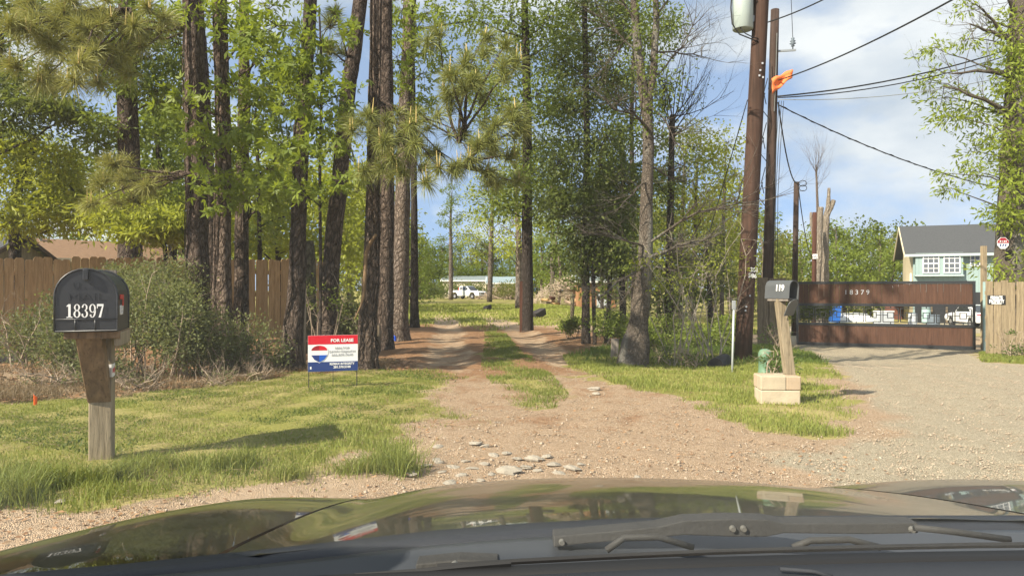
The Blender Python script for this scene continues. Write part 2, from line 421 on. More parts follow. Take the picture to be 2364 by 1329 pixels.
t = NT('shingle_dark'); v = t.coord('Object')
c = t.mix(t.noise(t.coord('Object', (5, 5, 9)), 2.0, 3), (0.040, 0.043, 0.047), (0.085, 0.088, 0.092))
M['shingle_dark'] = t.done(t.bsdf(c, 0.9, t.bump(t.noise(v, 22, 3), 0.4, 0.02)))
t = NT('shingle_brown')
c = t.mix(t.noise(t.coord('Object', (3, 3, 6)), 2.2, 5), (0.14, 0.082, 0.048), (0.29, 0.18, 0.105))
M['shingle_brown'] = t.done(t.bsdf(c, 0.9))
# glossy dark olive car paint
t = NT('car_paint'); v = t.coord()
fl = t.noise(v, 900, 1)
dust = t.ramp(t.noise(v, 7, 6, 0.65), [(0.35, 0.0), (0.8, 1.0)])
c = t.mix(t.math('MULTIPLY', fl, 0.5), (0.009, 0.009, 0.004), (0.022, 0.021, 0.010))
c = t.mix(t.math('MULTIPLY', dust, 0.16), c, (0.20, 0.175, 0.11))
M['car_paint'] = t.done(t.bsdf(c, t.math('ADD', 0.28, t.math('MULTIPLY', dust, 0.15)), metal=0.0, spec=0.2, coat=0.62, coat_r=t.math('ADD', 0.012, t.math('MULTIPLY', dust, 0.035))))
t = NT('windshield_clear')
pv = t.n('ShaderNodeVolumePrincipled', Color=(0.97, 0.98, 0.93), Density=2.6); t.t.links.new(pv.outputs[0], t.out.inputs['Volume']); M['windshield_clear'] = t.m   # dusty glass: a thin slab that scatters a little

# ground: zones come from the 'zone' attribute (r grass, g grey gravel, b needle litter), the rest is pinkish sandy dirt
t = NT('ground_cover')
z = t.attr('zone'); sp = t.n('ShaderNodeSeparateColor', Color=z)
zg, zr, zl = sp.outputs[0], sp.outputs[1], sp.outputs[2]
p = t.pos()
n_big = t.noise(p, 0.8, 5); n_mid = t.noise(p, 5.0, 5, 0.6); n_fine = t.noise(p, 38, 4, 0.65)
vf = t.vor(p, 88.0, 'F1', 'Color'); vd = t.vor(p, 88.0, 'DISTANCE_TO_EDGE')
ve = t.n('ShaderNodeSeparateColor', Color=vf).outputs[0]
dirt = t.mix(n_mid, (0.36, 0.25, 0.155), (0.58, 0.435, 0.30))
dirt = t.mix(t.math('MULTIPLY', t.ramp(n_fine, [(0.42, 0.0), (0.6, 1.0)]), 0.35), dirt, (0.55, 0.44, 0.33))
grav = t.mix(ve, (0.37, 0.315, 0.22), (0.64, 0.565, 0.42))
grav = t.mix(t.ramp(vd, [(0.0, 1.0), (0.10, 0.0)]), grav, (0.27, 0.215, 0.15))
pink = t.mix(ve, (0.37, 0.262, 0.165), (0.64, 0.495, 0.35))
pink = t.mix(t.ramp(vd, [(0.0, 1.0), (0.10, 0.0)]), pink, (0.33, 0.21, 0.13))
pgm = t.attr('pinkgravel', 'Fac')
base = t.mix(t.ramp(t.math('ADD', pgm, t.math('MULTIPLY', t.math('SUBTRACT', n_mid, 0.5), 0.9)), [(0.35, 0.0), (0.6, 1.0)]), dirt, pink)
base = t.mix(t.ramp(t.math('ADD', zr, t.math('MULTIPLY', t.math('SUBTRACT', n_mid, 0.5), 0.7)), [(0.35, 0.0), (0.65, 1.0)]), base, grav)
lit = t.mix(n_fine, (0.19, 0.105, 0.055), (0.47, 0.275, 0.155))
lm = t.ramp(t.math('ADD', zl, t.math('MULTIPLY', t.math('SUBTRACT', t.noise(p, 2.2, 6, 0.7), 0.5), 1.3)), [(0.40, 0.0), (0.66, 1.0)])
base = t.mix(lm, base, lit)
gr = t.mix(n_fine, (0.12, 0.125, 0.030), (0.29, 0.27, 0.075))
gr = t.mix(t.ramp(n_big, [(0.42, 0.0), (0.68, 1.0)]), gr, t.mix(n_fine, (0.24, 0.19, 0.085), (0.46, 0.37, 0.18)))
gm = t.ramp(t.math('ADD', zg, t.math('MULTIPLY', t.math('SUBTRACT', t.noise(p, 3.4, 6, 0.7), 0.5), 1.1)), [(0.38, 0.0), (0.62, 1.0)])
base = t.mix(gm, base, gr)
hh = t.math('ADD', t.math('MULTIPLY', vd, t.math('MULTIPLY', t.math('SUBTRACT', 1.0, gm), 1.6)), t.math('ADD', t.math('MULTIPLY', n_fine, 0.5), t.math('MULTIPLY', n_mid, 0.6)))
M['ground_cover'] = t.done(t.bsdf(base, 0.95, t.bump(hh, 0.8, 0.03), spec=0.08))

# ------------------------------------------------------------------ lettering meshes (made before the scene fills up)
L = {}
def serif_digits(width, h):
    """the five fat serif house digits 1 8 3 9 7 as flat raised shapes, reading from -y"""
    m = MB(); D = .002
    def strip(o_, i_):
        n = len(o_); vs = [(x, -D, z) for x, z in o_] + [(x, -D, z) for x, z in i_]
        m.add(vs, [(k, k + 1, n + k + 1, n + k) for k in range(n - 1)])
    def ring(cx, cz, rx, rz, wx, wz, a0=0, a1=360):
        A_ = [math.radians(a0 + (a1 - a0) * k / 24) for k in range(25)]
        strip([(cx + rx * math.cos(a), cz + rz * math.sin(a)) for a in A_], [(cx + (rx - wx) * math.cos(a), cz + (rz - wz) * math.sin(a)) for a in A_])
    def quad(*p): m.add([(x, -D, z) for x, z in p], [(0, 1, 2, 3)])
    quad((.16, 0), (.36, 0), (.36, 1), (.16, 1)); quad((.02, 0), (.50, 0), (.50, .07), (.02, .07)); quad((.02, .80), (.16, .84), (.16, .98), (.02, .88))
    x = .88; ring(x, .755, .25, .245, .13, .05); ring(x, .27, .29, .27, .15, .05)
    x = 1.52; ring(x, .755, .24, .245, .13, .05, -90, 160); ring(x, .27, .28, .27, .15, .05, -160, 90); ring(x - .17, .80, .07, .07, .069, .069); ring(x - .19, .22, .08, .08, .079, .079)
    x = 2.18; ring(x, .68, .28, .32, .14, .05); ring(x - .02, .45, .30, .45, .15, .05, -140, 20); ring(x - .16, .16, .08, .08, .079, .079)
    x = 2.55; quad((x, .84), (x + .56, .84), (x + .56, 1), (x, 1)); quad((x, .68), (x + .07, .68), (x + .09, .86), (x, .86)); quad((x + .14, 0), (x + .34, 0), (x + .56, .86), (x + .44, .86))
    k = width / 3.12; m.v = [((px - 1.56) * k, y, (pz - .5) * h) for px, y, pz in m.v]
    return m.mesh('lettering', 'white_paint')
L['for_lease'] = text_mesh('FOR LEASE', 0.05, 0.002, 0.0016, 'sign_white', width=0.255)
L['realtor'] = text_mesh('REALTOR', 0.036, 0.002, 0.0, 'sign_grey', width=0.165)
L['agent'] = text_mesh('DAWN GAJALICH', 0.036, 0.002, 0.0, 'sign_grey', width=0.29)
L['phone'] = text_mesh('832.878.7640', 0.036, 0.002, 0.0, 'sign_grey', width=0.24)
L['firm'] = text_mesh('RE/MAX INTEGRITY', 0.036, 0.002, 0.0012, 'sign_white', width=0.28)
L['office'] = text_mesh('281.370.5100', 0.036, 0.002, 0.0012, 'sign_white', width=0.195)
L['box_front'] = serif_digits(0.205, 0.085)
L['box_side'] = text_mesh('18397', 0.085, 0.002, 0.002, 'white_paint', width=0.15)
L['us'] = text_mesh('U . S .', 0.058, 0.004, 0.0, 'mailbox_black', width=0.15)
L['mail'] = text_mesh('MAIL', 0.058, 0.004, 0.0, 'mailbox_black', width=0.20)
L['box2'] = text_mesh('119', 0.085, 0.002, 0.003, 'white_paint', width=0.10)
L['gate'] = [text_mesh(ch, 0.165, 0.006, 0.0, 'sign_grey') for ch in '18379']
L['private'] = text_mesh('PRIVATE', 0.105, 0.003, 0.004, 'sign_white', width=0.24)
L['property'] = text_mesh('PROPERTY', 0.105, 0.003, 0.004, 'sign_white', width=0.30)
L['pole1'] = text_mesh('301', 0.10, 0.002, 0.003, 'white_paint', width=0.14)
L['pole2'] = text_mesh('586', 0.10, 0.002, 0.003, 'white_paint', width=0.17)

# ------------------------------------------------------------------ ground zones
def sd_poly(x, y, poly):
    """signed distance to a polygon, negative inside"""
    x = np.asarray(x, float); y = np.asarray(y, float)
    d = np.full(x.shape, 1e9); s = np.ones(x.shape)
    n = len(poly)
    for i in range(n):
        ax, ay = poly[i]; bx, by = poly[i - 1]
        ex, ey = bx - ax, by - ay
        wx, wy = x - ax, y - ay
        k = np.clip((wx * ex + wy * ey) / (ex * ex + ey * ey), 0, 1)
        d = np.minimum(d, (wx - ex * k) ** 2 + (wy - ey * k) ** 2)
        c1 = y >= ay; c2 = y < by; c3 = ex * wy > ey * wx
        s = np.where((c1 & c2 & c3) | (~c1 & ~c2 & ~c3), -s, s)
    return s * np.sqrt(d)
GRASS_L = [(-30, 3.0), (-2.9, 3.72), (-2.0, 4.05), (-1.45, 4.40), (-1.1, 4.6), (-0.85, 5.2), (-0.72, 6.2), (-0.74, 7), (-0.84, 8.5), (-1.0, 9.5), (-1.6, 10.3), (-2.3, 10.5), (-3.2, 9.4), (-4.1, 8.0), (-5, 7.3), (-8, 6.6), (-30, 6.5)]
GRASS_R = [(1.0, 12.5), (0.95, 10.6), (1.45, 8.4), (1.8, 7.0), (2.1, 5.85), (2.6, 5.7), (3.2, 6.6), (3.55, 7.6), (4.5, 10.2), (6.7, 16.2), (6.9, 18.2), (5.2, 18.4), (3.0, 16.5)]
MEDIAN = [(-0.72, 22), (-0.46, 15), (-0.34, 10.6), (-0.1, 8.6), (0.12, 7.3), (0.32, 7.1), (0.52, 8.0), (0.34, 10.4), (0.0, 14), (-0.42, 22)]
GRASS_FR = [(9.3, 14.2), (10.8, 12.0), (16, 9.5), (40, 8), (40, 22), (11.0, 16.8), (10.2, 15.6)]
DRIVE = [(1.9, 4.8), (2.5, 5.2), (3.4, 6.6), (4.6, 10.2), (6.8, 16.4), (7.2, 18.6), (9.5, 26), (16, 45), (34, 52), (34, 38), (17, 28), (11.2, 17), (10.2, 15), (9.5, 13.8), (11, 11.6), (16, 9), (40, 7.4), (40, 1), (3, 1)]
def track_c(y): return np.interp(y, [0, 5, 10.5, 21, 30, 47, 62, 75, 95], [0.4, 0.3, 0.0, -0.85, -1.9, -4.2, -8.0, -14, -30])
def wob(x, y):
    return 0.16 * np.sin(2.1 * x + 0.7 * y) * np.sin(1.3 * y - 0.9 * x) + 0.10 * np.sin(5.3 * x + 3.9 * y + 1.0) + 0.06 * np.sin(11.7 * y - 7.1 * x)
def zones(x, y):
    w = wob(x, y)
    soft = lambda sd, a=0.34: 1 - sst(sd + w * 1.3, -a, a)
    c = track_c(y); off = np.abs(np.abs(x - c) - 0.98)
    rut = (1 - sst(off + w * 0.4, 0.30, 0.62)) * sst(y, 9, 12) * (1 - 0.55 * sst(y, 22, 34))
    track = 1 - sst(np.abs(x - c) + w * 0.4, 1.4, 1.9)
    lawn = soft(sd_poly(x, y, GRASS_L)); rg = soft(sd_poly(x, y, GRASS_R), 0.3); md = soft(sd_poly(x, y, MEDIAN), 0.42) * 0.78
    fr = soft(sd_poly(x, y, GRASS_FR), 0.3)
    drv = soft(sd_poly(x, y, DRIVE), 0.6)
    field = sst(y + 2 * w, 21, 27) * (1 - rut)
    field = np.where((x > 7.5) & (y > 18), field * (1 - drv), field)
    woods = sst(y + 2 * w, 7.8, 9.5) * (1 - sst(y, 21, 27)) * (x < -2.2)
    g = np.clip(lawn + rg + md + fr + field, 0, 1)
    side = (1 - sst(np.abs(x - c), 1.6, 5)) * sst(y, 8, 11) * (1 - sst(y, 21, 27))
    lit = (1 - 0.5 * rut) * np.clip(0.62 * side * (1 - rg) + 0.85 * woods * (1 - lawn) + 0.26 * track * sst(y, 6.5, 9) * (1 - sst(y, 22, 28)) + 0.18 * (1 - sst(np.hypot((x - 0.2) / 1.4, (y - 6.0) / 0.7), 0.4, 1.5)) + 0.30 * (1 - sst(np.hypot((x - 0.5) / 2.2, (y - 7.2) / 1.6), 0.5, 1.2)), 0, 1)
    back = sst(y, 12, 14.5) * (1 - sst(y, 17, 22)) * sst(x, 1.2, 2.6) * (1 - sst(x, 5.6, 6.6))
    g = np.clip(g * (1 - 0.35 * back), 0, 1); lit = np.clip(lit + 0.4 * back, 0, 1)
    pink = (1 - sst(y, 8.5, 12)) * sst(x, -1.3, -0.5) * (1 - lawn)
    return g, drv * (1 - g), lit, pink, track, lawn
def spaced(lo, fa, fb, hi, step, grow):
    a = list(np.arange(fa, fb, step)); s = step; v = fb
    while v < hi: a.append(v); s *= grow; v += s
    a.append(hi); s = step; v = fa - step
    while v > lo: a.insert(0, v); s *= grow; v -= s
    a.insert(0, lo); return np.array(a)
gx = spaced(-1500, -9, 12.5, 1500, 0.10, 1.09); gy = spaced(-60, 2.2, 27, 2500, 0.10, 1.06)
XX, YY = np.meshgrid(gx, gy); ZZ = terr(XX, YY)
nx, ny = len(gx), len(gy)
fade = (1 - sst(YY, 14, 24)) * (1 - sst(np.abs(XX), 9, 14))
ZZ = ZZ + fade * (0.012 * np.sin(9.1 * XX + 4.3 * YY) * np.sin(7.7 * YY - 3.1 * XX) + RNG.normal(0, 0.004, XX.shape))
_c = track_c(YY); ZZ = ZZ - 0.05 * (1 - sst(np.abs(np.abs(XX - _c) - 0.98), 0.15, 0.55)) * sst(YY, 8, 12)
zg_, zr_, zl_, zp_, ztr_, zlw_ = zones(XX, YY)
gverts = np.stack([XX, YY, ZZ], -1).reshape(-1, 3)
ii = np.arange(ny * nx).reshape(ny, nx)
quads = np.stack([ii[:-1, :-1], ii[:-1, 1:], ii[1:, 1:], ii[1:, :-1]], -1).reshape(-1, 4)
qc = lambda a: (0.25 * (a[:-1, :-1] + a[:-1, 1:] + a[1:, 1:] + a[1:, :-1])).reshape(-1)
qx, qy = qc(XX), qc(YY)
is_drive = (qc(zr_) > 0.5) & (qy > 3.0) & (qy < 60) & (qx < 40)
is_track = (~is_drive) & (qc(ztr_) > 0.5) & (qy > 4.6) & (qy < 70) & (qc(zlw_) < 0.5)
def ground_piece(name, sel):
    q = quads[sel]; used, inv = np.unique(q, return_inverse=True)
    me = np_mesh(name, 'ground_cover', gverts[used], inv.reshape(-1, 4), smooth=True)
    zc = np.stack([zg_.ravel(), zr_.ravel(), zl_.ravel(), np.ones(zg_.size)], -1)[used].astype(np.float32)
    a = me.attributes.new('zone', 'FLOAT_COLOR', 'POINT'); a.data.foreach_set('color', zc.ravel())
    a = me.attributes.new('pinkgravel', 'FLOAT', 'POINT'); a.data.foreach_set('value', zp_.ravel()[used].astype(np.float32))
    return link(name, me)
tag(ground_piece('ground', ~(is_drive | is_track)), 'uneven ground of lawn, bare sandy dirt and leaf litter', None, kind='structure')
tag(ground_piece('dirt_path', is_track), 'two-rut dirt track with a grassy middle leading between the trees', None, kind='structure')
tag(ground_piece('gravel_driveway', is_drive), 'pale gravel driveway leading to the brown gate', None, kind='structure')

# ------------------------------------------------------------------ fences
def dog_ear(w, h, th):
    e = w * 0.2
    return MB().prism([(-w / 2, 0), (w / 2, 0), (w / 2, h - e), (w / 2 - e, h), (-w / 2 + e, h), (-w / 2, h - e)], -th / 2, th / 2)
def plank_mesh(w, h, th): return MB().prism([(-w / 2, 0), (w / 2, 0), (w / 2, h), (-w / 2, h)], -th / 2, th / 2)
# long brown privacy fence behind the shrubs
A = Vector((-13.5, 9.0)); B = Vector((-4.35, 17.7)); dirv = (B - A); ln = dirv.length; dirv.normalize(); ang = math.atan2(dirv.y, dirv.x)
fence = thing('privacy_fence', 'brown dog-eared wooden privacy fence behind the shrubs and pines', 'fence', (A.x, A.y, T(A.x, A.y)), ang)
me_b = [dog_ear(0.137 + 0.004 * k, 1.80 + 0.012 * k, 0.018).mesh('board', 'fence_wood') for k in range(4)]
sx = 0.0; k = 0
while sx < ln:
    wx, wy = A.x + dirv.x * sx, A.y + dirv.y * sx
    o = link('board', me_b[random.randrange(4)], fence, loc=(sx, random.uniform(-0.003, 0.003), T(wx, wy) - T(A.x, A.y) + 0.06 + random.uniform(-0.012, 0.012)), rot=(random.uniform(-.006, .006), random.uniform(-.008, .008), 0))
    sx += 0.150 + random.uniform(0, 0.004)
for zr in (0.45, 1.05, 1.55):
    m = MB()
    for i in range(6):
        a, b = ln * i / 6, ln * (i + 1) / 6
        za = T(A.x + dirv.x * a, A.y + dirv.y * a) - T(A.x, A.y); zb = T(A.x + dirv.x * b, A.y + dirv.y * b) - T(A.x, A.y)
        m.hexa([(a, .012, za + zr), (b, .012, zb + zr), (b, .05, zb + zr), (a, .05, za + zr)], [(a, .012, za + zr + .085), (b, .012, zb + zr + .085), (b, .05, zb + zr + .085), (a, .05, za + zr + .085)])
    m.build('rail', 'fence_wood', fence)
for i in range(7):
    a = min(ln - .1, ln * i / 6); za = T(A.x + dirv.x * a, A.y + dirv.y * a) - T(A.x, A.y)
    MB().box((a, .10, za + .85), (.09, .09, 1.8)).build('post', 'fence_wood', fence)
m = MB()
for i in range(6):
    a, b = ln * i / 12, ln * (i + 1) / 12
    za = T(A.x + dirv.x * a, A.y + dirv.y * a) - T(A.x, A.y); zb = T(A.x + dirv.x * b, A.y + dirv.y * b) - T(A.x, A.y)
    m.hexa([(a, -.06, za - .1), (b, -.06, zb - .1), (b, -.02, zb - .1), (a, -.02, za - .1)], [(a, -.06, za + .13), (b, -.06, zb + .13), (b, -.02, zb + .13), (a, -.02, za + .13)])
m.build('base_board', 'board_grey', fence)

GL = GP(1838, 800); GR = GP(2252, 812)
# weathered fence to the right of the gate
def simple_fence(name, label, P0, P1, h, mat, step=0.148, up=0.02, jitter=0.02, rail_side=1):
    d = Vector((P1.x - P0.x, P1.y - P0.y)); l = d.length; d.normalize()
    f = thing(name, label, 'fence', (P0.x, P0.y, T(P0.x, P0.y)), math.atan2(d.y, d.x))
    ms = [plank_mesh(step - 0.006 - 0.003 * k, h + 0.02 * k, 0.02).mesh('board', mat) for k in range(3)]
    s = step / 2
    while s < l:
        link('board', ms[random.randrange(3)], f, loc=(s, random.uniform(-.004, .004), T(P0.x + d.x * s, P0.y + d.y * s) - f.location.z + up + random.uniform(-jitter, jitter)), rot=(random.uniform(-.01, .01), random.uniform(-.008, .008), 0))
        s += step
    for zr in (0.3, h * 0.5, h - 0.25):
        za = 0; zb = T(P1.x, P1.y) - f.location.z
        MB().hexa([(0, .014 * rail_side, za + zr), (l, .014 * rail_side, zb + zr), (l, .05 * rail_side, zb + zr), (0, .05 * rail_side, za + zr)],
                  [(0, .014 * rail_side, za + zr + .08), (l, .014 * rail_side, zb + zr + .08), (l, .05 * rail_side, zb + zr + .08), (0, .05 * rail_side, za + zr + .08)]).build('rail', mat, f)
    for i in range(3):
        s = 0.1 + (l - 0.2) * i / 2
        MB().box((s, .10 * rail_side, T(P0.x + d.x * s, P0.y + d.y * s) - f.location.z + h * .45), (.09, .09, h * 1.0)).build('post', mat, f)
    return f
FR0 = GP(2276, 820); FR1 = Vector((FR0.x + 3.6, FR0.y - 0.6, 0))
fence_r = simple_fence('picket_fence', 'weathered tan board fence carrying the private property sign', FR0, FR1, 1.58, 'old_fence_wood')
FL1 = Vector((GL.x - 0.25, GL.y + 0.05, 0)); FL0 = PX(1748, 700, GL.y + 0.15)
fence_l = simple_fence('picket_fence', 'stained grey board fence panel between utility pole and brown gate', FL0, FL1, 1.74, 'grey_fence_wood')

# ------------------------------------------------------------------ driveway gate
gd = Vector((GR.x - GL.x, GR.y - GL.y)); gl = gd.length; gd.normalize()
gz = max(T(GL.x, GL.y), T(GR.x, GR.y)) + 0.02
gate = thing('driveway_gate', 'long brown sliding driveway gate with black frame and square scrollwork', 'gate', (GL.x, GL.y, gz), math.atan2(gd.y, gd.x))
def gbox(x0, x1, z0, z1, y, th, name, mat, parent=None, bevel=0.0):
    return MB().box(((x0 + x1) / 2, y, (z0 + z1) / 2), (x1 - x0, th, z1 - z0)).build(name, mat, parent or gate, bevel=bevel)
GT = 1.68
for z0, z1 in ((0.03, 0.11), (0.555, 0.62), (1.05, 1.12), (GT - 0.06, GT)):
    gbox(0.0, gl, z0, z1, 0, 0.06, 'frame_rail', 'black_paint')
for x0 in (0.0, gl - 0.06): gbox(x0 + .001, x0 + 0.059, 0.04, GT - 0.005, 0.002, 0.056, 'frame_upright', 'black_paint')
for z0, z1, gap in ((0.112, 0.553, 0.0012), (1.122, GT - 0.062, 0.0035)):
    nb = 32; me = [MB().box((0, 0, (z1 - z0) / 2), ((gl - .12) / nb - gap, 0.02, z1 - z0)).mesh('plank', 'gate_wood') for _ in range(1)]
    for i in range(nb):
        link('plank', me[0], gate, loc=(0.06 + (gl - .12) * (i + .5) / nb, -0.004 + random.uniform(-.002, .002), z0), rot=(0, random.uniform(-.003, .003), 0))
nsq = 10
for i in range(nsq):
    cx = 0.06 + (gl - .12) * (i + .5) / nsq; cz = 0.835
    m = MB()
    for s, b in ((0.34, 0.020), (0.135, 0.018)):
        for q in (-1, 1):
            m.box((cx + q * s / 2, 0, cz), (b, b, s + b)); m.box((cx, 0, cz + q * s / 2), (s - b, b * .94, b))
    for q in (-1, 1):
        m.box((cx, 0, cz + q * (0.17 + 0.03)), (0.02, 0.018, 0.085 - .03))
        m.box((cx + q * 0.12, 0, cz), (0.105, 0.016, 0.018)); m.box((cx + q * ((gl - .12) / nsq + 0.34) / 4, 0, cz), ((gl - .12) / nsq / 2 - 0.17 - .012, 0.016, 0.018))
    m.build('scrollwork', 'black_paint', gate)
for i, me in enumerate(L['gate']): link('lettering', me, gate, loc=(gl * 0.295 + i * 0.126, -0.022, 1.40))
for x in (gl * .64, gl * .82): MB().lathe([(.02, -.012), (.055, -.012), (.055, .012), (.02, .012)], 14).build('roller_wheel', 'grey_metal', gate, loc=(x, 0, 0.035), rot=(math.radians(90), 0, 0))
gp = GP(2266, 812)
o = tag(MB().box((0, 0, 0.83), (0.085, 0.085, 1.70)).build('gate_post', 'post_teal_grey', bevel=0.006, loc=(gp.x + .03, gp.y - .10, gp.z)), 'slim pale teal metal post at the end of the brown gate', 'post')
tp = PX(2271, 570, 17.6)
o = tag(MB().box((0, 0, 1.3), (0.10, 0.10, tp.z - T(tp.x, 17.6) + 0.05)).build('wooden_post', 'old_fence_wood', loc=(tp.x, 17.6, T(tp.x, 17.6) + (tp.z - T(tp.x, 17.6)) / 2 - 1.3)), 'tall plain square timber post rising behind the teal gate post', 'post')

# ------------------------------------------------------------------ buildings
def striped(name, col, axis, period):
    t = NT(name); v = t.coord(); sp = t.n('ShaderNodeSeparateXYZ', Vector=v)
    fr = t.math('FRACT', t.math('DIVIDE', sp.outputs[axis], period))
    line = t.ramp(fr, [(0.0, 0.0), (0.06, 0.0), (0.10, 1.0)])
    n = t.noise(v, 1.2, 5)
    c = t.mix(n, tuple(0.86 * x for x in col), tuple(1.1 * x for x in col))
    c = t.mix(t.math('MULTIPLY', t.math('SUBTRACT', 1.0, line), 0.35), c, tuple(0.5 * x for x in col))
    M[name] = t.done(t.bsdf(c, 0.7, t.bump(line, 0.5, 0.02)))
striped('teal_boards', (0.25, 0.335, 0.325), 0, 0.30)
striped('cream_boards', (0.48, 0.41, 0.275), 1, 0.30)
striped('ribbed_roof', (0.19, 0.225, 0.23), 0, 0.45)

def wall_s(P0, r, px):
    """distance along a wall from P0 (heading r) at which photo column px is met"""
    k = (px - 1182) / FOC
    return (k * P0.y - P0.x) / (math.cos(r) - k * math.sin(r))
def gable_house(name, label, P0, r, length, depth, eave, ridge, wallm, gablem, roofm, trim, over=0.35, barge=None):
    """front wall from P0 along heading r; local x along the front, y into the house, z up from P0.z"""
    h = thing(name, label, 'house', P0, r)
    th = 0.15
    MB().box((length / 2, th / 2, eave / 2), (length, th, eave)).build('front_wall', wallm, h)
    MB().box((length / 2, depth - th / 2, eave / 2), (length, th, eave)).build('back_wall', wallm, h)
    for x0 in (0.0, length - th):
        MB().prism_x([(th + .001, 0), (depth - th - .001, 0), (depth - th - .001, eave + .1), (depth / 2, ridge - 0.12), (th + .001, eave + .1)], x0 - 0.004, x0 + th).build('gable_wall', gablem, h)
    sl = (ridge - eave) / (depth / 2); e = over
    rf = MB().prism_x([(-e, eave - e * sl), (depth / 2, ridge), (depth + e, eave - e * sl), (depth + e, eave - e * sl + .12), (depth / 2, ridge + .14), (-e, eave - e * sl + .12)], -over, length + over).build('roof', roofm, h)
    MB().box((length / 2, -e - .03, eave - e * sl + .03), (length + 2 * over, 0.05, 0.17)).build('fascia', trim, rf)
    for x0 in (-over - .035, length + over + .035):
        MB().prism_x([(-e, eave - e * sl - .10), (depth / 2, ridge - .10), (depth + e, eave - e * sl - .10), (depth + e, eave - e * sl + .09), (depth / 2, ridge + .10), (-e, eave - e * sl + .09)], x0 - .03, x0 + .03).build('bargeboard', barge or trim, rf)
    return h
def grid_window(h, x, z, w, ht, nxp, nzp, y=-0.02, trim='white_paint'):
    win = MB().box((x, y, z), (w - .10, 0.03, ht - .10)).build('window', 'window_pane', h)
    f = MB()
    for q in (-1, 1):
        f.box((x + q * (w / 2 - .03), y - .01, z), (.06, .08, ht)); f.box((x, y - .01, z + q * (ht / 2 - .03)), (w - .12, .078, .06))
    f.build('frame', trim, win)
    f = MB()
    for i in range(1, nxp): f.box((x - w / 2 + w * i / nxp, y - .022, z), (.035, .02, ht - .12))
    for i in range(1, nzp): f.box((x, y - .020, z - ht / 2 + ht * i / nzp), (w - .12, .02, .035 if i != nzp // 2 else .06))
    f.build('muntin', trim, win)
HR = math.radians(-23)
hd = 50.0; hp = PX(2108, 600, hd); hz = T(hp.x, hp.y) - 0.05
P0 = Vector((hp.x, hp.y, hz))
house = gable_house('teal_house', 'two-storey teal house with dark shingle roof and cream gable end', P0, HR, 11.5, 6.4, 3.86 - hz, 5.75 - hz, 'teal_boards', 'cream_boards', 'shingle_dark', 'teal_trim', 0.55, 'cream_trim')
s1, s2, s3, s4 = (wall_s(P0, HR, q) for q in (2147, 2195, 2256, 2112)); s5 = wall_s(P0, HR, 2221)
zc = CAM_H + (HZ - 609) / FOC * 49.5 - hz
bay = MB().box(((s4 + s5) / 2, -0.22, zc - .02), (s5 - s4, 0.44, 1.55)).build('bay', 'teal_boards', house)
MB().box(((s4 + s5) / 2, -0.25, zc - .02 - .80), (s5 - s4 + .1, 0.56, 0.07)).build('sill', 'teal_trim', bay)
for sx_ in (s1, s2): grid_window(house, sx_, zc + .02, 0.98, 1.36, 3, 4, -0.46)
grid_window(house, s3, zc + .22, 0.85, 0.85, 3, 2, -0.03)
cp = MB().box((wall_s(P0, HR, 2200), -0.02, 1.15), (4.6, 0.05, 2.1)).build('carport_shade_panel', 'black_paint', house)  # flat black panel on the wall, painting in the shade inside the carport
for q in (2150, 2185, 2215): MB().box((wall_s(P0, HR, q), -0.10, 1.15), (0.12, 0.10, 2.2)).build('carport_post', 'grey_fence_wood', house)
MB().box((-.03, 1.2, 3.1), (.05, 0.5, 0.9)).build('side_vent', 'white_paint', house)
MB().prism([(-1.6, 2.45), (0.0, 2.75), (0.0, 2.83), (-1.6, 2.53)], 0.3, 4.5).build('lean_to_roof', 'white_paint', house)

LP = PX(112, 600, 36); lz = T(LP.x, LP.y)
lh = gable_house('brown_roofed_house', 'low cream house with rusty brown shingle roof behind the fence', Vector((LP.x, LP.y, lz)), math.radians(50), 6.4, 4.6, 2.82 - lz, 3.75 - lz, 'cream_boards', 'white_paint', 'shingle_brown', 'cream_trim', 0.4)
MB().lathe([(.07, 3.5 - lz), (.07, 3.85 - lz), (.13, 3.86 - lz), (.13, 3.98 - lz)], 10, (0.25, 2.0, 0)).build('roof_vent', 'grey_metal', lh)
LP = PX(-20, 600, 30)
o = gable_house('dark_roofed_shed', 'dark roofed shed peeking over the fence at the photo edge', Vector((LP.x - 5.6, LP.y, T(LP.x, LP.y))), math.radians(0), 5.2, 4.5, 2.7, 3.7, 'grey_fence_wood', 'grey_fence_wood', 'shingle_dark', 'dark_pole_wood', 0.3)

# long low buildings far down the track
def low_building(name, label, px0, px1, d, z_eave, z_ridge, depth, wallm, roofm, r=0.0, doors=()):
    a = PX(px0, 670, d); b = PX(px1, 670, d); z0 = T(a.x, d) - .05
    h = gable_house(name, label, Vector((a.x, d, z0)), r, (b.x - a.x), depth, z_eave - z0, z_ridge - z0, wallm, wallm, roofm, 'white_paint', 0.3)
    h['category'] = 'building'
    for sx_, w, ht, m_ in doors: MB().box((sx_, -.02, ht / 2 + .05), (w, .05, ht)).build('opening', m_, h)
    return h
low_building('cream_building', 'long low cream building with pale metal roof behind the white pickup', 1022, 1122, 118, 2.75, 3.45, 7, 'cream_trim', 'ribbed_roof', 0, [(2.0, 1.6, 1.2, 'window_pane'), (4.6, 1.0, 2.0, 'window_pane')])
low_building('grey_building', 'grey metal-roofed outbuilding half hidden behind the bare pine trunk', 1126, 1190, 112, 2.3, 3.2, 6, 'tarp_grey', 'metal_roof', 0, [(2.2, 1.2, 1.4, 'bin_grey')])
low_building('orange_shed', 'orange-brown shed with white metal roof behind the brush pile', 1335, 1422, 64, 1.95, 2.45, 5, 'shed_wall', 'ribbed_roof', 0, [(2.2, 1.1, 1.3, 'tarp_grey')])

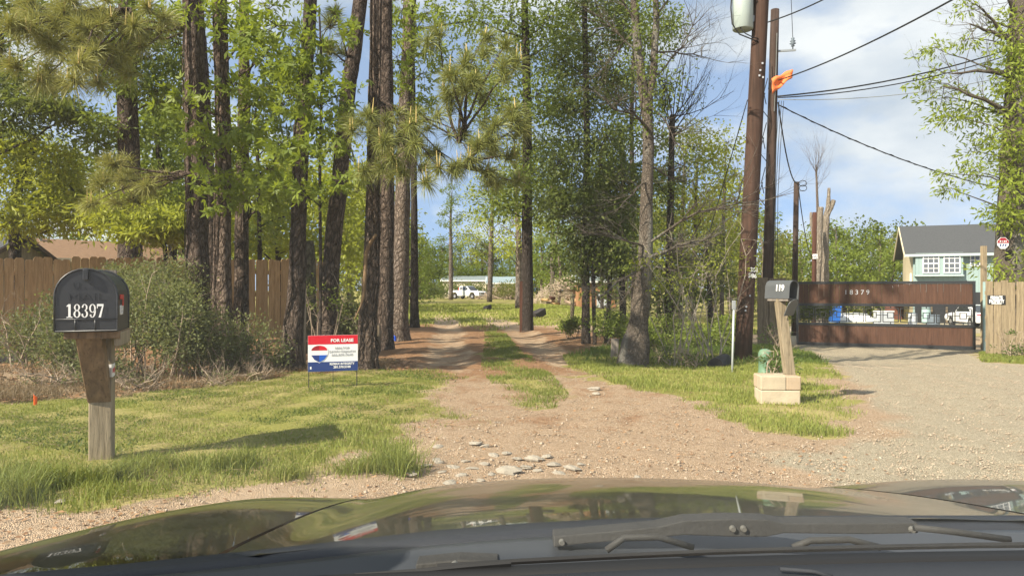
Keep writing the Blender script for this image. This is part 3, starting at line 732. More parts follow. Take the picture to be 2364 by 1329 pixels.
# ------------------------------------------------------------------ utility poles and wires
def leaning(px0, py0, px1, py1, d, n=6):
    a, b = PX(px0, py0, d), PX(px1, py1, d)
    return [a.lerp(b, i / (n - 1)) for i in range(n)]
pb = GP(1714, 832); PD = pb.y
pole = thing('utility_pole', 'thick brown leaning utility pole with grey transformer', 'utility pole', pb)
top = PX(1768, -190, PD) ; pdir = (top - pb)
def on_pole(z): return pdir * ((z - pb.z) / pdir.z)      # local point on the pole axis
MB().tube([pdir * (i / 9) + Vector((0, 0, -0.1 if i == 0 else 0)) for i in range(10)], [0.142 - 0.0025 * i for i in range(10)], 20).build('shaft', 'pole_wood', pole, True)
for me, py, dx in ((L['pole1'], 624, .07), (L['pole2'], 637, .045)):
    z = CAM_H + (HZ - py) / FOC * PD; c = on_pole(z)
    link('lettering', me, pole, loc=(c.x + dx, c.y - .143, c.z), rot=(0, math.atan2(pdir.x, pdir.z), 0.35))
for py, dx in ((682, .02), (707, -.03), (716, -.04), (180, -.01), (168, .0), (184, .05), (152, .03)):
    z = CAM_H + (HZ - py) / FOC * PD; c = on_pole(z)
    MB().box((c.x + dx, c.y - .140, c.z), (.026, .012, .030)).build('tag', 'sign_grey', pole)
# transformer
tz = CAM_H + (HZ - 28) / FOC * PD; tc = on_pole(tz) + Vector((-0.30, -0.02, 0))
can = MB().lathe([(.155, -.30), (.165, -.29), (.168, .50), (.15, .53), (.03, .58)], 24, tc).build('transformer', 'transformer_grey', pole, True)
MB().box(tc + Vector((.18, 0, .25)), (.10, .06, .10)).build('bracket', 'grey_metal', can)
MB().box(tc + Vector((.18, 0, -.12)), (.10, .06, .10)).build('bracket', 'grey_metal', can)
MB().tube([tc + Vector((-.02, -.17, .26)), tc + Vector((.08, -.17, .28))], .02, 8).build('handle', 'black_paint', can)
MB().tube([tc + Vector((-.19, -.02, .24)), tc + Vector((-.21, -.04, .05)), tc + Vector((-.19, -.05, -.22)), tc + Vector((-.08, -.08, -.40)), tc + Vector((.12, -.12, -.50)), tc + Vector((.22, -.1, -.53))], .012, 6).build('lead', 'wire_black', can, True)
MB().tube([tc + Vector((-.10, -.10, -.27)), tc + Vector((0.0, -.12, -.40)), tc + Vector((.12, -.12, -.46)), tc + Vector((.22, -.1, -.48))], .009, 6).build('lead', 'wire_black', can, True)
# second, thinner pole behind
P2D = 19.2; p2 = PX(1769, 700, P2D); p2.z = T(p2.x, P2D)
pole2 = thing('utility_pole', 'thin dark utility pole with insulator arm and orange cloth', 'utility pole', p2)
t2 = PX(1790, 22, P2D); d2 = t2 - p2
MB().tube([d2 * (i / 9) + Vector((0, 0, -0.15 if i == 0 else 0)) for i in range(10)], [0.150 - 0.0045 * i for i in range(10)], 16).build('shaft', 'dark_pole_wood', pole2, True)
def on2(py):
    z = CAM_H + (HZ - py) / FOC * P2D; return d2 * ((z - p2.z) / d2.z)
c = on2(119)
MB().box(c + Vector((.33, -.02, .02)), (.50, .045, .05), Euler((0, -.06, 0))).build('insulator_arm', 'grey_metal', pole2)
ins = MB().lathe([(.015, 0), (.015, .08), (.05, .09), (.03, .13), (.085, .16), (.03, .19), (.075, .22), (.03, .26), (.05, .30), (.02, .32)], 14, c + Vector((.50, -.02, .05))).build('insulator', 'bin_grey', pole2, True)
MB().tube([on2(80) + Vector((.02, -.13, 0)), on2(160) + Vector((.02, -.135, 0)), on2(260) + Vector((0, -.14, 0))], .014, 6).build('ground_wire', 'steel_bolt', pole2)
# short poles further back
def short_pole(label, px, pyt, d, r, mat, lean=0):
    a = PX(px, 700, d); a.z = T(a.x, d); b = PX(px + lean, pyt, d)
    o = MB().tube([Vector((0, 0, -.1)), (b - a) * .5, b - a], [r, r * .95, r * .9], 14).build('wooden_pole', mat, loc=a, smooth=True)
    return tag(o, label, 'pole'), b
sp_, sp_top = short_pole('short dark service pole with wire loops standing behind the gate', 1833, 420, 24, 0.095, 'dark_pole_wood', 6)
m = MB()
for q in (0, 1):
    m.tube([Vector((.05 + .13 * (1 - math.cos(a_ * .7)), -.08 - .02 * q, -.06 - .16 * q + .10 * math.sin(a_ * .7))) for a_ in range(10)], .012, 5)
m.build('wire_loop', 'wire_black', sp_, True, loc=sp_top - sp_.location)
short_pole('reddish brown pole with white meter box beside the pale snag', 1878, 490, 33, 0.11, 'red_post_wood', 3)
mp = PX(1880, 592, 32.86)
wire_r = 0.013
def wire(label, a, b, sag, r=wire_r, group=None, n=14, mat='wire_black', twist=False):
    pts = []
    for i in range(n + 1):
        k = i / n; p = a.lerp(b, k); p.z -= sag * 4 * k * (1 - k); pts.append(p)
    m = MB(); m.tube([p - a for p in pts], r, 6)
    if twist: m.tube([p - a + Vector((0, r * 1.5 * math.cos(i * 2.2), r * 1.5 * math.sin(i * 2.2))) for i, p in enumerate(pts)], r * .7, 5)
    o = m.build('power_line', mat, smooth=True, loc=a); return tag(o, label, 'wire', group)
w1 = pb + on_pole(CAM_H + (HZ - 56) / FOC * PD) + Vector((.10, -.10, 0))
wire('thin wire rising from the thick pole past the tip of the thin pole', w1, PX(2010, -60, 9.0), 0.05, .010)
f2 = p2 + on2(188)
wire('black cable rising steeply to the right behind the orange cloth', f2 + Vector((.1, -.12, .0)), PX(2270, -40, 10.5), 0.12, .016)
s2_ = p2 + on2(228)
wire('topmost of the cable bundle running from thin pole to vine-covered tree', s2_ + Vector((0.1, -.10, .04)), PX(2335, 112, 21.0), 0.20, .020)
wire('second cable of the bundle running from thin pole to vine-covered tree', s2_ + Vector((0.1, -.11, .0)), PX(2338, 124, 20.8), 0.24, .015)
wire('lowest thin grey wire of the bundle toward the vine-covered tree', s2_ + Vector((0.1, -.12, -.05)), PX(2340, 172, 20.6), 0.22, .010, mat='grey_metal')
wire('twisted service cable dropping across the sky to the right', p2 + on2(244) + Vector((.12, -.10, 0)), PX(2330, 440, 22.5), 0.25, .015, twist=True, n=40)
wire('sagging cable from thin pole down to the short service pole', p2 + on2(238) + Vector((.12, -.08, 0)), sp_top + Vector((-.02, -.10, -.05)), 0.55, .018, twist=True, n=40)
wire('cable dropping from the short service pole toward the snags', sp_top + Vector((.03, -.1, -.25)), PX(1882, 590, 32.8), 0.8, .016, n=20)
wire('guy wire slanting down behind the thick pole to the left', pb + on_pole(CAM_H + (HZ - 230) / FOC * PD) + Vector((-.14, 0, 0)), GP(1560, 800) , 0.02, .008)
wire('vertical riser wire above the insulator arm', p2 + c + Vector((.50, -.02, .36)), PX(1825, -60, P2D - .1), 0.0, .008)
m = MB()
for i in range(9):
    a_ = on2(150 + i * 34) + Vector((-.14 - .06 * (i % 3), -.14, 0)); b_ = on2(150 + i * 34 + 60) + Vector((-.12 - .05 * ((i + 1) % 3), -.14, 0))
    m.tube([a_, a_.lerp(b_, .5) + Vector((-.10 * ((i * 7) % 3), -.05, -.05)), b_], .012, 5)
m.build('cable_bundle', 'wire_black', pole2, True)
m = MB()
for i, dx in enumerate((.14, .20, .26)):
    m.tube([on2(235) + Vector((dx, -.10, 0)), on2(330) + Vector((dx - .06, -.13, 0)), on2(450) + Vector((dx - .1, -.13, 0)), on2(640) + Vector((dx - .07, -.14, 0))], .008, 5)
m.build('down_wire', 'wire_black', pole2, True)
# orange cloth tied where the cable meets the thin pole
fb = f2 + Vector((0, -.16, 0))
N_, K_ = 14, 6; vs = []
for i in range(N_):
    for j in range(K_):
        u, w = i / (N_ - 1), j / (K_ - 1)
        vs.append((-.10 + u * .55, -.04 * math.sin(u * 7 + w * 3) - .03 * math.sin(w * 9), .02 + u * .27 - w * (.42 - .20 * u) + .02 * math.sin(u * 11)))
me = MB().add(vs, [(i * K_ + j, (i + 1) * K_ + j, (i + 1) * K_ + j + 1, i * K_ + j + 1) for i in range(N_ - 1) for j in range(K_ - 1)])
o = me.build('warning_cloth', 'cloth_orange', smooth=True, loc=fb)
sd = o.modifiers.new('thickness', 'SOLIDIFY'); sd.thickness = 0.006
tag(o, 'orange warning cloth hanging on the cable at the thin pole', 'cloth')
# white marker pipe leaning by the thick pole, black pipe mouth, green pedestal
a = GP(1690, 858); b = PX(1694, 712, a.y + .1)
mp_ = thing('marker_pipe', 'thin white marker pipe with grey cap standing by the thick pole', 'pipe', a)
MB().tube([Vector((0, 0, -.05)), b - a], .015, 10).build('pipe', 'conduit_white', mp_, True)
MB().box(b - a + Vector((0, 0, .05)), (.05, .04, .13)).build('cap', 'grey_metal', mp_, bevel=.006)
a = GP(1766, 862)
pd_ = thing('utility_pedestal', 'green plastic utility pedestal beside the stone block base', 'pedestal', a)
MB().lathe([(.10, -.03), (.10, .02), (.09, .04), (.086, .22), (.093, .225), (.093, .25), (.088, .29), (.07, .325), (.035, .34), (.01, .343)], 24).build('housing', 'pedestal_green', pd_, True)
MB().box((0, -.085, .12), (.07, .015, .13)).build('access_panel', 'pedestal_green', pd_, bevel=.004)
a = GP(1650, 852)
o = MB().lathe([(.09, 0), (.12, 0), (.12, .6), (.09, .6)], 20).build('culvert_pipe', 'rubber', loc=a + Vector((.05, 0.15, .03)), rot=(math.radians(-88), 0, math.radians(-30)))
tag(o, 'dark round culvert pipe mouth in the ditch by the pole', 'pipe')

# ------------------------------------------------------------------ vegetation tools
from mathutils import noise as mnoise
def unit(a): return a / np.maximum(np.linalg.norm(a, axis=-1, keepdims=True), 1e-9)
def leaf_arrays(P, A, size, kind='oval', rng=RNG):
    n = len(P); A = unit(A); size = np.asarray(size).reshape(-1, 1) * np.ones((n, 1))
    S = unit(np.cross(A, rng.normal(size=(n, 3)))); Nn = np.cross(A, S)
    var = np.clip(rng.beta(2.2, 2.2, n) * 0.95 + (rng.random(n) < 0.03) * 0.5, 0, 1)
    def blade(dirv, ln, wd):
        S2 = np.cross(Nn, dirv)
        v = np.stack([P, P + dirv * ln * 0.45 + S2 * wd - Nn * ln * 0.05, P + dirv * ln - Nn * ln * 0.16, P + dirv * ln * 0.45 - S2 * wd - Nn * ln * 0.05], 1)
        return v
    if kind == 'oval': V = blade(A, size, size * 0.26)
    elif kind == 'narrow': V = blade(A, size, size * 0.15)
    elif kind == 'round': V = blade(A, size, size * 0.42)
    else:
        c, s_ = math.cos(math.radians(58)), math.sin(math.radians(58))
        V = np.concatenate([blade(A, size, size * 0.17), blade(A * c + S * s_, size * 0.86, size * 0.15), blade(A * c - S * s_, size * 0.86, size * 0.15)], 1)
    k = V.shape[1]
    V = V.reshape(-1, 3); F = np.arange(len(V)).reshape(-1, 4)
    return V, F, np.repeat(var, k)
def clump(c, rad, nsub, per, rng=RNG, spread=0.30, droop=0.35):
    c = np.array(c, float); rad = np.array(rad, float)
    q = unit(rng.normal(size=(nsub, 3))) * (rng.random((nsub, 1)) ** 0.45)
    sub = c + q * rad
    sp = spread * float(np.mean(rad)) * (0.6 + 0.8 * rng.random((nsub, 1, 1)))
    P = (sub[:, None, :] + rng.normal(size=(nsub, per, 3)) * sp * np.array([1, 1, 0.6])).reshape(-1, 3)
    A = unit(P - c) * 0.7 + rng.normal(size=P.shape) * 0.6 + np.array([0, 0, -droop])
    return P, A, sub
def smooth_path(pts, rs, n):
    pts = [Vector(p) for p in pts]; out, orr = [], []
    k = len(pts)
    for i in range(n):
        t_ = i / (n - 1) * (k - 1); j = min(int(t_), k - 2); f = t_ - j
        p0, p1, p2_, p3 = pts[max(j - 1, 0)], pts[j], pts[j + 1], pts[min(j + 2, k - 1)]
        out.append(0.5 * ((2 * p1) + (p2_ - p0) * f + (2 * p0 - 5 * p1 + 4 * p2_ - p3) * f * f + (3 * p1 - p0 - 3 * p2_ + p3) * f ** 3))
        orr.append(rs[j] * (1 - f) + rs[j + 1] * f)
    return out, orr
def rough_trunk(m, pts, rs, sides=20, amp=0.07, freq=5.0, n=None):
    n = n or max(12, int((Vector(pts[-1]) - Vector(pts[0])).length * 4))
    p, r = smooth_path(pts, rs, n); k0 = len(m.v); m.tube(p, r, sides)
    for i in range(n):
        for j in range(sides):
            q = Vector(m.v[k0 + i * sides + j]); d = q - p[i]
            nz = mnoise.noise(Vector((q.x * freq, q.y * freq, q.z * freq * 0.35))) + 0.5 * mnoise.noise(q * freq * 2.3)
            m.v[k0 + i * sides + j] = tuple(p[i] + d * (1 + amp * 2 * nz))
    return p, r
def branch(m, a, b, r0, r1, bow=0.15, sides=5, rng=random, n=5):
    a, b = Vector(a), Vector(b); l = (b - a).length
    off = Vector((rng.uniform(-1, 1), rng.uniform(-1, 1), rng.uniform(-.2, 1))) * l * bow
    pts = []
    for i in range(n):
        k = i / (n - 1)
        pts.append(a.lerp(b, k) + off * math.sin(math.pi * k) * 0.8 + Vector((rng.uniform(-1, 1), rng.uniform(-1, 1), rng.uniform(-1, 1))) * l * 0.02 * (0 < i < n - 1))
    m.tube(pts, [r0 + (r1 - r0) * i / (n - 1) for i in range(n)], sides, cap=False)
    return pts
def bare(m, p, d, length, r, depth, rng, spread=0.7, up=0.15, kids=(2, 4), sides=4):
    """bare twigs: a wiggly shoot with side shoots"""
    pts = [Vector(p)]; d = Vector(d).normalized(); n = 5
    for i in range(n - 1):
        d = (d + Vector((rng.uniform(-1, 1), rng.uniform(-1, 1), rng.uniform(-.7, 1) + up)) * 0.22).normalized()
        pts.append(pts[-1] + d * length / (n - 1))
    m.tube(pts, [r * (1 - 0.75 * i / (n - 1)) for i in range(n)], sides, cap=False)
    if depth <= 0: return
    for _ in range(rng.randint(*kids)):
        i = rng.randint(1, n - 1); q = pts[i]
        dd = (d + Vector((rng.uniform(-1, 1), rng.uniform(-1, 1), rng.uniform(-.8, 1) + up)) * spread).normalized()
        bare(m, q, dd, length * rng.uniform(0.45, 0.75), r * 0.55 * (1 - .4 * i / n), depth - 1, rng, spread, up, kids, 3)
def trunk_px(rows, d, dy=0.0):
    """rows of (photo x, photo y, width in px) at distance d -> points and radii; the first row is put on the ground"""
    pts = [PX(x, y, d + dy * i) for i, (x, y, w) in enumerate(rows)]
    rs = [max(w / 2 / FOC * d, 0.008) for x, y, w in rows]
    g = T(pts[0].x, pts[0].y)
    pts[0].z = g - 0.08
    return pts, rs
def flare(pts, rs, k=1.35, h=0.45):
    p1 = pts[0].lerp(pts[1], min(0.9, h / max((pts[1] - pts[0]).length, .01)))
    return [pts[0], p1] + pts[1:], [rs[0] * k, rs[0]] + rs[1:]
class Tree:
    """trunk and limbs in one mesh, leaves in another; all in world coordinates until finish()"""
    def __init__(s, pts, rs, sides=20, amp=0.07, fl=1.35):
        s.m = MB(); s.tw = MB(); s.base = Vector(pts[0]); s.base.z = T(s.base.x, s.base.y)
        if fl > 1: pts, rs = flare(pts, rs, fl)
        s.path, s.rad = rough_trunk(s.m, pts, rs, sides, amp); s.L = []; s.rng = random.Random(int(s.base.x * 1000) ^ int(s.base.y * 777)); s.nr = np.random.default_rng(abs(int(s.base.x * 1000 + s.base.y * 77)))
    def limb_from(s, c, up=0.45):
        c = Vector(c); best = None
        for i, p in enumerate(s.path):
            h = math.hypot(c.x - p.x, c.y - p.y); cost = abs((c.z - h * up) - p.z) + 0.15 * h
            if best is None or cost < best[0]: best = (cost, i)
        return s.path[best[1]], s.rad[best[1]]
    def foliage(s, c, rad, nsub, per, size, kind, limb=True, twigs=True, spread=0.30, droop=0.35):
        c = Vector(c); P, A, sub = clump(c, rad, nsub, per, s.nr, spread, droop)
        sz = size * (0.65 + 0.7 * s.nr.random(len(P)))
        s.L.append((P, A, sz, kind))
        if limb:
            a, ra = s.limb_from(c); l = (c - a).length
            branch(s.m, a, c, min(ra * 0.5, 0.012 + 0.011 * l), 0.006, 0.14, 6, s.rng, 7)
        if twigs:
            for q in sub[:: max(1, len(sub) // 40)]: branch(s.m, c, Vector(q), 0.006, 0.0025, 0.2, 3, s.rng, 4)
        return s
    def finish(s, name, label, barkm, leafm, group=None, cat='tree'):
        root = thing(name, label, cat, s.base, 0, group); b = s.base
        s.m.v = [(x - b.x, y - b.y, z - b.z) for x, y, z in s.m.v]
        s.m.build('trunk', barkm, root, True)
        if s.L:
            Vs, Fs, va, k = [], [], [], 0
            for P, A, sz, kind in s.L:
                V, F, w = leaf_arrays(P - np.array(b), A, sz, kind, s.nr); Vs.append(V); Fs.append(F + k); va.append(w); k += len(V)
            link('crown', np_mesh('crown', leafm, np.concatenate(Vs), np.concatenate(Fs), np.concatenate(va)), root)
        return root
def needle_arrays(tufts, rng, width=0.0035):
    """tufts: (centre, axis, length, count) -> needle triangles sweeping forward from a short shoot"""
    Vs, va = [], []
    for c, ax, ln, cnt in tufts:
        ax = np.array(Vector(ax).normalized()); c = np.array(c)
        s0 = c - ax * ln * 0.5 * rng.random((cnt, 1)) ** 1.2
        d = unit(ax * (0.15 + 0.9 * rng.random((cnt, 1))) + unit(rng.normal(size=(cnt, 3))) * 0.95)
        l = ln * (0.7 + 0.4 * rng.random((cnt, 1)))
        mid = s0 + d * l * 0.55; tip = s0 + d * l + np.array([0, 0, -0.20]) * l
        sd = unit(np.cross(d, rng.normal(size=(cnt, 3)))) * width
        Vs.append(np.stack([s0 - sd, s0 + sd, mid + sd, tip, mid - sd], 1)); va.append(np.clip(rng.beta(2, 2, cnt), 0, 1))
    V = np.concatenate(Vs); n = len(V); w = np.repeat(np.concatenate(va), 5)
    i = np.arange(n)[:, None] * 5
    F = np.concatenate([i + np.array([0, 1, 2]), i + np.array([0, 2, 4]), i + np.array([4, 2, 3])])
    return V.reshape(-1, 3), F, w
def pine_spray(tree, a, ends, ln, cnt, tufts, candles=None, r0=0.022):
    """a branch from a to every end with needle tufts along its last part"""
    rng = tree.rng
    for e in ends:
        pts = branch(tree.m, a, e, r0, 0.006, 0.10, 5, rng, 7)
        for k, f in ((6, 1.0), (5, .75), (4, .5)):
            ax = (pts[k] - pts[k - 1]).normalized() * 0.8 + Vector((0, 0, 0.45))
            for _ in range(1 if k == 6 else 1):
                p = pts[k] + (Vector((rng.uniform(-1, 1), rng.uniform(-1, 1), rng.uniform(-.5, .8))) * ln * (0.15 if k == 6 else .7))
                if k < 6: branch(tree.m, pts[k], p, 0.006, 0.004, .1, 3, rng, 3)
                tufts.append((p, ax + Vector((rng.uniform(-.5, .5), rng.uniform(-.5, .5), rng.uniform(-.2, .4))), ln * rng.uniform(.8, 1.05), int(cnt * f) + 10))
        if candles is not None:
            for _ in range(rng.randint(1, 3)):
                q = pts[6] + Vector((rng.uniform(-.05, .05), rng.uniform(-.05, .05), 0)); candles.tube([q, q + Vector((rng.uniform(-.02, .02), 0, rng.uniform(.10, .22)))], [.009, .003], 5)
def high_pine_crown(tree, z0, z1, reach, n, tufts, rng):
    """pine boughs above the picture"""
    for i in range(n):
        z = z0 + (z1 - z0) * i / n; j = min(range(len(tree.path)), key=lambda k: abs(tree.path[k].z - z)); p = tree.path[j]
        an = rng.uniform(0, 6.28); rr = reach * (0.5 + 0.5 * rng.random()) * (1.0 - 0.5 * i / n)
        e = p + Vector((math.cos(an) * rr, math.sin(an) * rr, rng.uniform(0.2, 0.9)))
        pts = branch(tree.m, p, e, 0.05, 0.012, 0.1, 5, rng, 6)
        for q in pts[2:]:
            for _ in range(2):
                c_ = q + Vector((rng.uniform(-.5, .5), rng.uniform(-.5, .5), rng.uniform(-.1, .5)))
                tufts.append((c_, (c_ - q) + Vector((0, 0, .3)), .30, 30))

# ------------------------------------------------------------------ pines and sweetgums between the lawn and the track
PR = random.Random(11)
def pine(label, rows, d, barkm, crown=(9.5, 15.0), reach=2.4, n=6, spray=None, spray_mat='needle', dy=0.0, amp=0.06, name='pine_tree', fl=1.5, extra=None, vines=0, nw=0.0032, lens=.28, cnt=260):
    rows = [(x_, y_, w_ * .86) for x_, y_, w_ in rows]
    x0, y0, w0 = rows[-1]; xp, yp, wp = rows[-2]
    up = 1150 if crown else 0
    if up: rows = rows + [(x0 + (x0 - xp) / max(yp - y0, 1) * up * .8, y0 - up, w0 * 0.72), (x0 + (x0 - xp) / max(yp - y0, 1) * up, y0 - up * 1.6, w0 * 0.35)]
    pts, rs = trunk_px(rows, d, dy); tr = Tree(pts, rs, 22, amp, fl); tufts = []; cand = MB()
    if crown: high_pine_crown(tr, crown[0], min(crown[1], tr.path[-1].z), reach, n, tufts, PR)
    n_high = len(tufts)
    if spray:
        for a, ends in spray: pine_spray(tr, a if a is not None else tr.limb_from(ends[0])[0], ends, lens, cnt, tufts, cand)
    if extra: extra(tr)
    for v_ in range(vines):     # dry vines running up the bark
        an = PR.uniform(-2.6, -0.4); vp = []
        for k in range(0, len(tr.path), 1):
            if tr.path[k].z > 5.8: break
            an += PR.uniform(-.22, .22); vp.append(tr.path[k] + Vector((math.cos(an), math.sin(an), 0)) * (tr.rad[k] * 1.08 + .008))
        if len(vp) > 3: tr.m.tube(vp, [PR.uniform(.008, .016)] * len(vp), 5)
    L_ = tr.L; tr.L = []
    root = tr.finish(name, label, barkm, None)
    b = np.array(tr.base)
    if tufts:
        V, F, w = needle_arrays([(np.array(c) - b, ax, ln, ct) for c, ax, ln, ct in tufts[:n_high]], RNG, 0.008) if n_high else (None, None, None)
        if n_high: link('crown', np_mesh('crown', spray_mat, V, F, w), root)
        if len(tufts) > n_high:
            V, F, w = needle_arrays([(np.array(c) - b, ax, ln, ct) for c, ax, ln, ct in tufts[n_high:]], RNG, nw)
            link('needle_spray', np_mesh('needle_spray', spray_mat, V, F, w), root)
        if cand.v:
            cand.v = [tuple(np.array(p) - b) for p in cand.v]; cand.build('candle', 'candle', root)['kind'] = 'stuff'
    if L_:
        Vs, Fs, va, k = [], [], [], 0
        for P, A, sz, kind in L_:
            V, F, w = leaf_arrays(P - b, A, sz, kind, RNG); Vs.append(V); Fs.append(F + k); va.append(w); k += len(V)
        link('foliage', np_mesh('foliage', 'sweetgum_leaf', np.concatenate(Vs), np.concatenate(Fs), np.concatenate(va)), root)
    return root
def PXs(lst, d, j=0.5): return [PX(x, y, d + PR.uniform(-j, j)) for x, y in lst]
# left golden needle boughs hang from the big pine
gold = [(PX(425, 60, 10.8), PXs([(300, 60), (240, 120), (340, 20), (200, 50), (270, 150), (330, 110)], 9.0)),
        (PX(300, 20, 9.6), PXs([(60, 70), (120, 110), (30, 150), (150, 30), (180, 150), (90, 190), (20, 60), (130, 190), (220, 190), (-30, 110), (60, 20), (250, 40), (180, 100), (110, 60), (160, 180)], 8.4)),
        (PX(440, 400, 11.0), PXs([(230, 420), (280, 400), (330, 430), (210, 470), (300, 460), (250, 380)], 11.0))]
pine('thick reddish-brown pine trunk with long golden needle boughs reaching left', [(457, 820, 64), (457, 620, 58), (451, 320, 52), (444, 0, 48)], 11.2, 'pine_bark', spray=gold, spray_mat='gold_needle', vines=2, lens=.29, cnt=210)
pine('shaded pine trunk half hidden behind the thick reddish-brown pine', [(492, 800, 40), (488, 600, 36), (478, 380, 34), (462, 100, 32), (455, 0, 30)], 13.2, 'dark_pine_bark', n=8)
def gum1(tr):
    for x, y, rx, ry, d in [(470, 330, 70, 30, 10.3), (520, 400, 55, 30, 10.2), (545, 190, 60, 55, 10.4), (590, 60, 70, 60, 10.6), (505, 460, 50, 30, 10.3), (610, 130, 60, 45, 10.2), (530, 300, 55, 30, 10.2), (560, 90, 50, 50, 10.3), (430, 240, 45, 30, 10.5), (480, 30, 60, 40, 10.4)]:
        tr.foliage(PX(x, y, d), (rx / FOC * d, .35, ry / FOC * d), 9, 10, .125, 'star', spread=.36)
pine('vine-covered trunk with bright star-shaped leaves, left of the fence gap', [(522, 880, 52), (515, 620, 42), (517, 320, 36), (508, 0, 34)], 10.6, 'pine_bark', crown=(8, 13), n=8, extra=gum1, vines=6, name='sweetgum_tree')
def gum2(tr):
    for x, y, rx, ry, d in [(600, 120, 70, 60, 11.4), (640, 170, 60, 40, 11.2), (590, 270, 70, 40, 11.3), (655, 240, 60, 40, 11.0), (560, 390, 60, 30, 11.5), (625, 390, 60, 40, 11.2), (620, 20, 70, 50, 11.5), (575, 460, 60, 30, 11.3), (660, 320, 50, 40, 11.0), (640, 450, 50, 30, 11.6), (600, 200, 60, 40, 11.4), (545, 330, 50, 30, 11.4)]:
        tr.foliage(PX(x, y, d), (rx / FOC * d, .4, ry / FOC * d), 9, 10, .125, 'star', spread=.36)
pine('straight trunk with bright star-shaped leaves right beside the vine-covered trunk', [(556, 830, 42), (558, 520, 35), (562, 220, 29), (563, 0, 26)], 12.0, 'dark_pine_bark', crown=(8, 13), n=6, extra=gum2, vines=1, name='sweetgum_tree')
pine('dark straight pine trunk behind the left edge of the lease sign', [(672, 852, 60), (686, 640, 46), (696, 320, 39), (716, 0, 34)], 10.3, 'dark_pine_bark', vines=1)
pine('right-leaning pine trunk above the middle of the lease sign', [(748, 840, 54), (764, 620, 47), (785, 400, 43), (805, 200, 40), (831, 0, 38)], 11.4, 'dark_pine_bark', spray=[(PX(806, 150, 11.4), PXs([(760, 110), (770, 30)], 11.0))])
# the green boughs in the middle of the picture
mid1 = [(PX(868, 300, 10.4), PXs([(858, 262), (815, 300), (885, 330), (905, 360)], 8.8, .3)), (PX(868, 380, 10.4), PXs([(835, 395), (925, 400), (950, 295)], 8.8, .3)),
        (PX(880, 230, 10.4), PXs([(955, 285), (1010, 385), (1050, 395), (985, 420)], 8.8, .3))]
mid2 = [(PX(1075, 300, 8.8), PXs([(1040, 165), (1078, 135), (1030, 215), (1090, 185)], 8.5, .3)), (PX(1060, 330, 8.8), PXs([(1120, 80), (1165, 105), (1195, 140), (1010, 75)], 8.7, .3)),
        (PX(1090, 360, 8.8), PXs([(1185, 250), (1205, 300), (1150, 290), (1110, 330)], 8.6, .3)), (PX(1060, 380, 8.8), PXs([(1180, 360), (1130, 400), (1195, 420)], 8.9, .3)),
        (PX(900, 250, 10.4), PXs([(1075, 310), (1090, 365), (1060, 380)], 8.8, .1))]
pine('grey-brown pine with torn bark and spreading needle boughs beside the track', [(843, 858, 56), (857, 620, 42), (862, 320, 35), (868, 0, 31)], 10.4, 'dark_pine_bark', spray=mid1 + mid2, vines=3, lens=.25, cnt=190)
pine('dark pine trunk squeezed between two paler trunks by the track', [(888, 800, 44), (893, 520, 39), (893, 250, 36), (890, 0, 34)], 14.0, 'dark_pine_bark', n=9)
def gum3(tr):
    for x, y, rx, ry, d in [(915, 130, 50, 35, 15.4), (960, 80, 50, 45, 15.6), (895, 190, 40, 28, 15.3), (985, 30, 45, 40, 15.8), (930, 20, 45, 35, 15.5), (975, 170, 40, 35, 15.9), (900, 60, 40, 30, 15.4), (1000, 110, 40, 35, 16.2), (985, 250, 30, 25, 16.2)]:
        tr.foliage(PX(x, y, d), (rx / FOC * d, .5, ry / FOC * d), 9, 11, .13, 'star', spread=.36)
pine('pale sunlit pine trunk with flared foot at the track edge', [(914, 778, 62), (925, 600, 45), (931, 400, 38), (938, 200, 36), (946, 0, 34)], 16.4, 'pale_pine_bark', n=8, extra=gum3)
pine('slim dark trunk with red paint dot behind the pale pine', [(957, 752, 24), (957, 600, 20), (954, 300, 16), (950, 0, 12)], 21.5, 'oak_bark', crown=(9, 13), n=6)
# torn hanging limb on the grey-brown pine and pale snag between trunks
m = MB(); rough_trunk(m, [PX(868, 540, 10.1), PX(846, 580, 10.1), PX(842, 640, 10.05), PX(838, 690, 10.0), PX(818, 738, 9.95)], [.022, .026, .024, .020, .006], 9, .22, 11)
b0 = PX(868, 540, 10.1); m.v = [tuple(Vector(p) - b0) for p in m.v]
o = m.build('torn_limb', 'brace_wood', loc=b0, smooth=True); tag(o, 'pale torn limb dangling down the grey-brown pine', 'branch')
pts, rs = trunk_px([(718, 800, 34), (715, 700, 30), (714, 600, 28), (712, 556, 22)], 12.8)
m = MB(); rough_trunk(m, pts, rs, 16, .05, 6); b0 = Vector((pts[0].x, pts[0].y, T(pts[0].x, pts[0].y))); m.v = [tuple(Vector(p) - b0) for p in m.v]
tag(m.build('tree_snag', 'mossy_bark', loc=b0, smooth=True), 'short greenish broken tree snag between two dark pine trunks', 'snag')
pts, rs = trunk_px([(738, 850, 8), (740, 600, 7.5), (738, 400, 7), (742, 180, 6), (736, 20, 4)], 9.9)
tr = Tree(pts, rs, 8, .03, 1.1)
for x, y, rx, ry in [(700, 180, 50, 40), (745, 240, 45, 40), (770, 330, 45, 35), (700, 360, 45, 35), (725, 290, 40, 35), (760, 60, 60, 50), (690, 90, 50, 50), (730, 130, 40, 40), (670, 230, 50, 35), (650, 330, 50, 35), (640, 430, 50, 30), (700, 440, 40, 30), (790, 220, 40, 35), (780, 420, 40, 30), (640, 60, 50, 40), (670, 150, 40, 30)]:
    tr.foliage(PX(x, y, 9.7), (rx / FOC * 9.7, .4, ry / FOC * 9.7), 8, 9, .115, 'star', spread=.36)
tr.finish('sweetgum_sapling', 'thin leafy sapling standing between the dark straight pine and the leaning pine', 'oak_bark', 'sweetgum_leaf')
